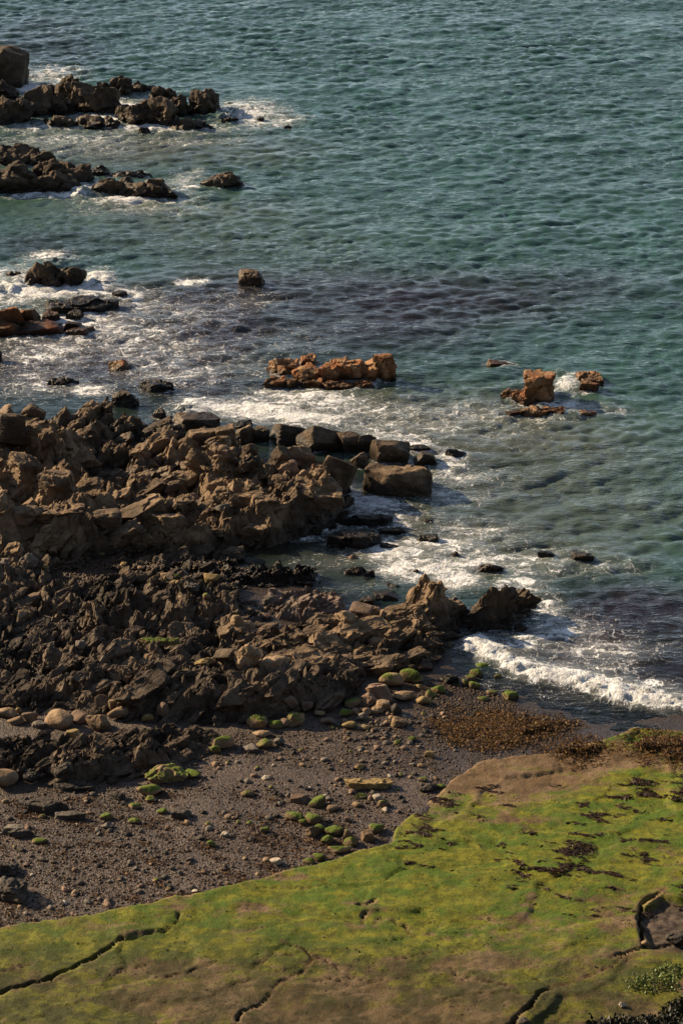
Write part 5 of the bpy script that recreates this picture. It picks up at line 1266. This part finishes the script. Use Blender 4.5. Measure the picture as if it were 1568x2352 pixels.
X, Y = scatter_pts(MATQ, 0.35, 12000, 33, lambda X, Y: np.clip(0.45 + 1.5 * fbm2(X * 0.7, Y, 4, 402, 0.6), 0, 1) * sstep(0.0, 1.1, signed(X, Y, MATP)))
weed('seaweed_mat', 'golden brown seaweed mat where the shingle meets the swash', X, Y, 0.05, 0.14, GOLD, 34, lift=0.05)

def mound(name, label, poly, z, hgt, n, seed):
    pts = pix(poly, z)
    x0, x1 = min(p[0] for p in pts) - .7, max(p[0] for p in pts) + .7; y0, y1 = min(p[1] for p in pts) - .7, max(p[1] for p in pts) + .7
    xs = np.arange(x0, x1, 0.07); ys = np.arange(y0, y1, 0.07); X, Y = np.meshgrid(xs, ys)
    w = 0.55 * fbm2(X * 1.1, Y * 1.1, 4, seed, 0.6)
    sd = signed(X + w, Y + w, pts)
    H = sample(HM, X, Y) - 0.05 + (hgt + 0.05) * sstep(0.15, 0.6, sd) + 0.05 * fbm2(X * 4, Y * 4, 3, seed + 2) * sstep(-0.1, 0.3, sd)
    e = empty(name, (float(np.mean(xs)), float(np.mean(ys)), 0.2), label, 'seaweed')
    me = grid_mesh('weed_bed', xs, ys, H, keep=sd > 0.22, attrs={'tint': np.broadcast_to(np.array([0.035, 0.018, 0.007]), X.shape + (3,))})
    add('weed_bed', me, 'seaweed', e, (-e.location[0], -e.location[1], -0.2))
    r = np.random.default_rng(seed)
    wgt = np.clip((sd.ravel() + 0.6) / 0.8, 0, 1) ** 2; k = r.choice(len(wgt), n, p=wgt / wgt.sum())
    PX = X.ravel()[k] + r.uniform(-.04, .04, n); PY = Y.ravel()[k] + r.uniform(-.04, .04, n)
    ex = H.ravel()[k] - sample(HM, PX, PY)
    weed('fronds', None, PX, PY, 0.05, 0.14, GOLD, seed + 5, lift=0.05, extra=ex)
    o = [q for q in COL.objects if q.name.startswith('fronds') and q.parent is None][0]
    o.parent = e; o.location = (-e.location[0], -e.location[1], -0.2)
X, Y = scatter_pts([(0, 2180), (400, 2100), (700, 2010), (900, 1950), (1000, 1830), (1250, 1760), (1600, 1760), (1600, 2330), (1100, 2360), (0, 2360)], 0.9, 1500, 37, lambda X, Y: np.clip(0.3 + 1.5 * fbm2(X * 0.6, Y * 0.6, 3, 405), 0, 1))
weed('seaweed_flecks', 'scattered dark flecks of dried weed over the green shelf', X, Y, 0.03, 0.09, RED, 38, lift=0.012)
mound('seaweed_heap', 'brown seaweed heap on the shingle beside the curving sand channel', [(1170, 1650), (1250, 1632), (1322, 1648), (1290, 1668), (1240, 1684), (1180, 1690)], 0.3, 0.09, 3600, 71)
mound('seaweed_heap', 'brown seaweed heap between the sand channel and the green shelf', [(1256, 1700), (1300, 1682), (1350, 1680), (1395, 1698), (1390, 1722), (1330, 1735), (1275, 1722)], 0.4, 0.08, 3600, 72)
mound('seaweed_heap', 'brown seaweed heap at the right edge above the green shelf', [(1432, 1700), (1460, 1672), (1520, 1664), (1620, 1670), (1640, 1730), (1560, 1745), (1490, 1730)], 0.4, 0.08, 5200, 73)
X, Y = scatter_pts([(-40, 1830), (300, 1810), (480, 1780), (700, 1830), (900, 1840), (880, 1910), (640, 1990), (300, 2090), (-40, 2140)], 0.7, 9000, 35, streak(0.06, 403))
weed('seaweed_crumbs', 'red brown seaweed crumbs among the pebbles of the lower beach', X, Y, 0.04, 0.13, RED + GOLD[:2], 36, lift=0.03)

# plants at the lower right corner
t = NT('leaf_green')
t.out(t.n('BsdfPrincipled', Base__Color=t.attr('tint').outputs['Color'], Roughness=0.6))
def leaves(name, parent, c, rad, n, size, cols, seed, upright=0.4):
    r = np.random.default_rng(seed)
    d = r.normal(0, 1, (n, 3)); d /= np.linalg.norm(d, axis=1)[:, None]; d[:, 2] = np.abs(d[:, 2])
    lump = 1 + 0.35 * fbm3(d * 2.2 + seed, 3, seed)
    p = d * np.array(rad) * (r.uniform(0.25, 1, n) ** 0.45 * lump)[:, None]
    ax = r.normal(0, 1, (n, 3)); ax[:, 2] += upright * 2; ax /= np.linalg.norm(ax, axis=1)[:, None]
    sx = np.cross(ax, r.normal(0, 1, (n, 3))); sx /= np.linalg.norm(sx, axis=1)[:, None]
    L = size * r.uniform(0.6, 1.5, n)[:, None]
    V = np.stack([p, p + ax * L * 0.5 + sx * L * 0.22, p + ax * L, p + ax * L * 0.5 - sx * L * 0.22], 1).reshape(-1, 3)
    F = np.arange(n * 4).reshape(-1, 4)
    cols = np.array(cols); cc = cols[r.integers(len(cols), size=n)] * r.uniform(0.6, 1.4, (n, 1))
    add(name, mesh_from(name, V, F, False, {'tint': np.repeat(cc, 4, 0)}), 'leaf_green', parent, c, kind='stuff')
def stems(parent, n, h, seed):
    r = np.random.default_rng(seed)
    for _ in range(n):
        a = r.uniform(0, 6.28); tip = np.array([math.cos(a) * h[0], math.sin(a) * h[0], h[1] * r.uniform(.6, 1)])
        th = np.linspace(0, 6.2832, 6)[:-1]
        V = np.concatenate([np.stack([0.02 * k * np.cos(th) + tip[0] * f, 0.02 * k * np.sin(th) + tip[1] * f, np.full(5, tip[2] * f)], 1) for f, k in ((-0.1, 1.2), (0.5, 0.8), (1, 0.3))])
        F = np.array([[i + 5 * k, (i + 1) % 5 + 5 * k, (i + 1) % 5 + 5 * k + 5, i + 5 * k + 5] for k in range(2) for i in range(5)])
        add('stem', mesh_from('stem', V, F, True, {'tint': np.tile([0.05, 0.035, 0.02], (15, 1))}), 'leaf_green', parent)
DK = [(0.008, 0.011, 0.004), (0.013, 0.016, 0.006), (0.018, 0.017, 0.007), (0.006, 0.008, 0.003)]
for (u, v, rx, ry, rz, n, sd, lb) in ((1510, 2405, 1.7, 1.0, 0.32, 5200, 81, 'dark leafy shrub in the bottom right corner'), (1400, 2385, 0.7, 0.5, 0.3, 1500, 82, 'small dark shrub left of the corner shrub'), (1600, 2345, 0.9, 0.7, 0.5, 2000, 83, 'dark shrub cut by the right edge at the bottom')):
    x, y, z = hit(u, v)
    e = empty('shrub', (x, y, z), lb, 'shrub', 'dark shrubs in the bottom corner')
    leaves('foliage', e, (0, 0, 0.05), (rx, ry, rz), n, 0.13, DK, sd); stems(e, 6, (rx * 0.6, rz), sd)
for (u, v, rx, ry, rz, n, sd, lb) in ((1500, 2262, 0.75, 0.42, 0.07, 520, 84, 'bright green fern clump above the dark corner shrub'), (1540, 2235, 0.5, 0.35, 0.07, 300, 85, 'smaller bright green fern clump at the right edge')):
    x, y, z = hit(u, v)
    e = empty('fern_clump', (x, y, z), lb, 'fern', 'bright fern clumps')
    leaves('fronds', e, (0, 0, 0), (rx, ry, rz), n, 0.075, [(0.075, 0.12, 0.012), (0.055, 0.09, 0.010), (0.10, 0.14, 0.016)], sd); stems(e, 3, (rx * 0.5, rz * 0.6), sd)
for b, sh, mt, lb in [((1525, 2138, 1580, 2172), 'angular', 'stone_dark', 'grey angular rock in the hollow at the right edge'), ((1470, 2158, 1490, 2174), 'round', 'stone_tan', 'small yellowish stone at the hollow bottom edge'),
                      ((1186, 2336, 1215, 2356), 'angular', 'stone_grey', 'grey stone in the deep crack at the bottom'), ((1418, 2300, 1438, 2316), 'angular', 'stone_white', 'pale stone lying before the corner shrub'),
                      ((740, 2150, 746, 2155), 'round', 'stone_white', 'tiny white stone on the green shelf')]:
    rock(b, sh, mt, 'boulder', lb, 'boulder', 'boulders')
build_sea()
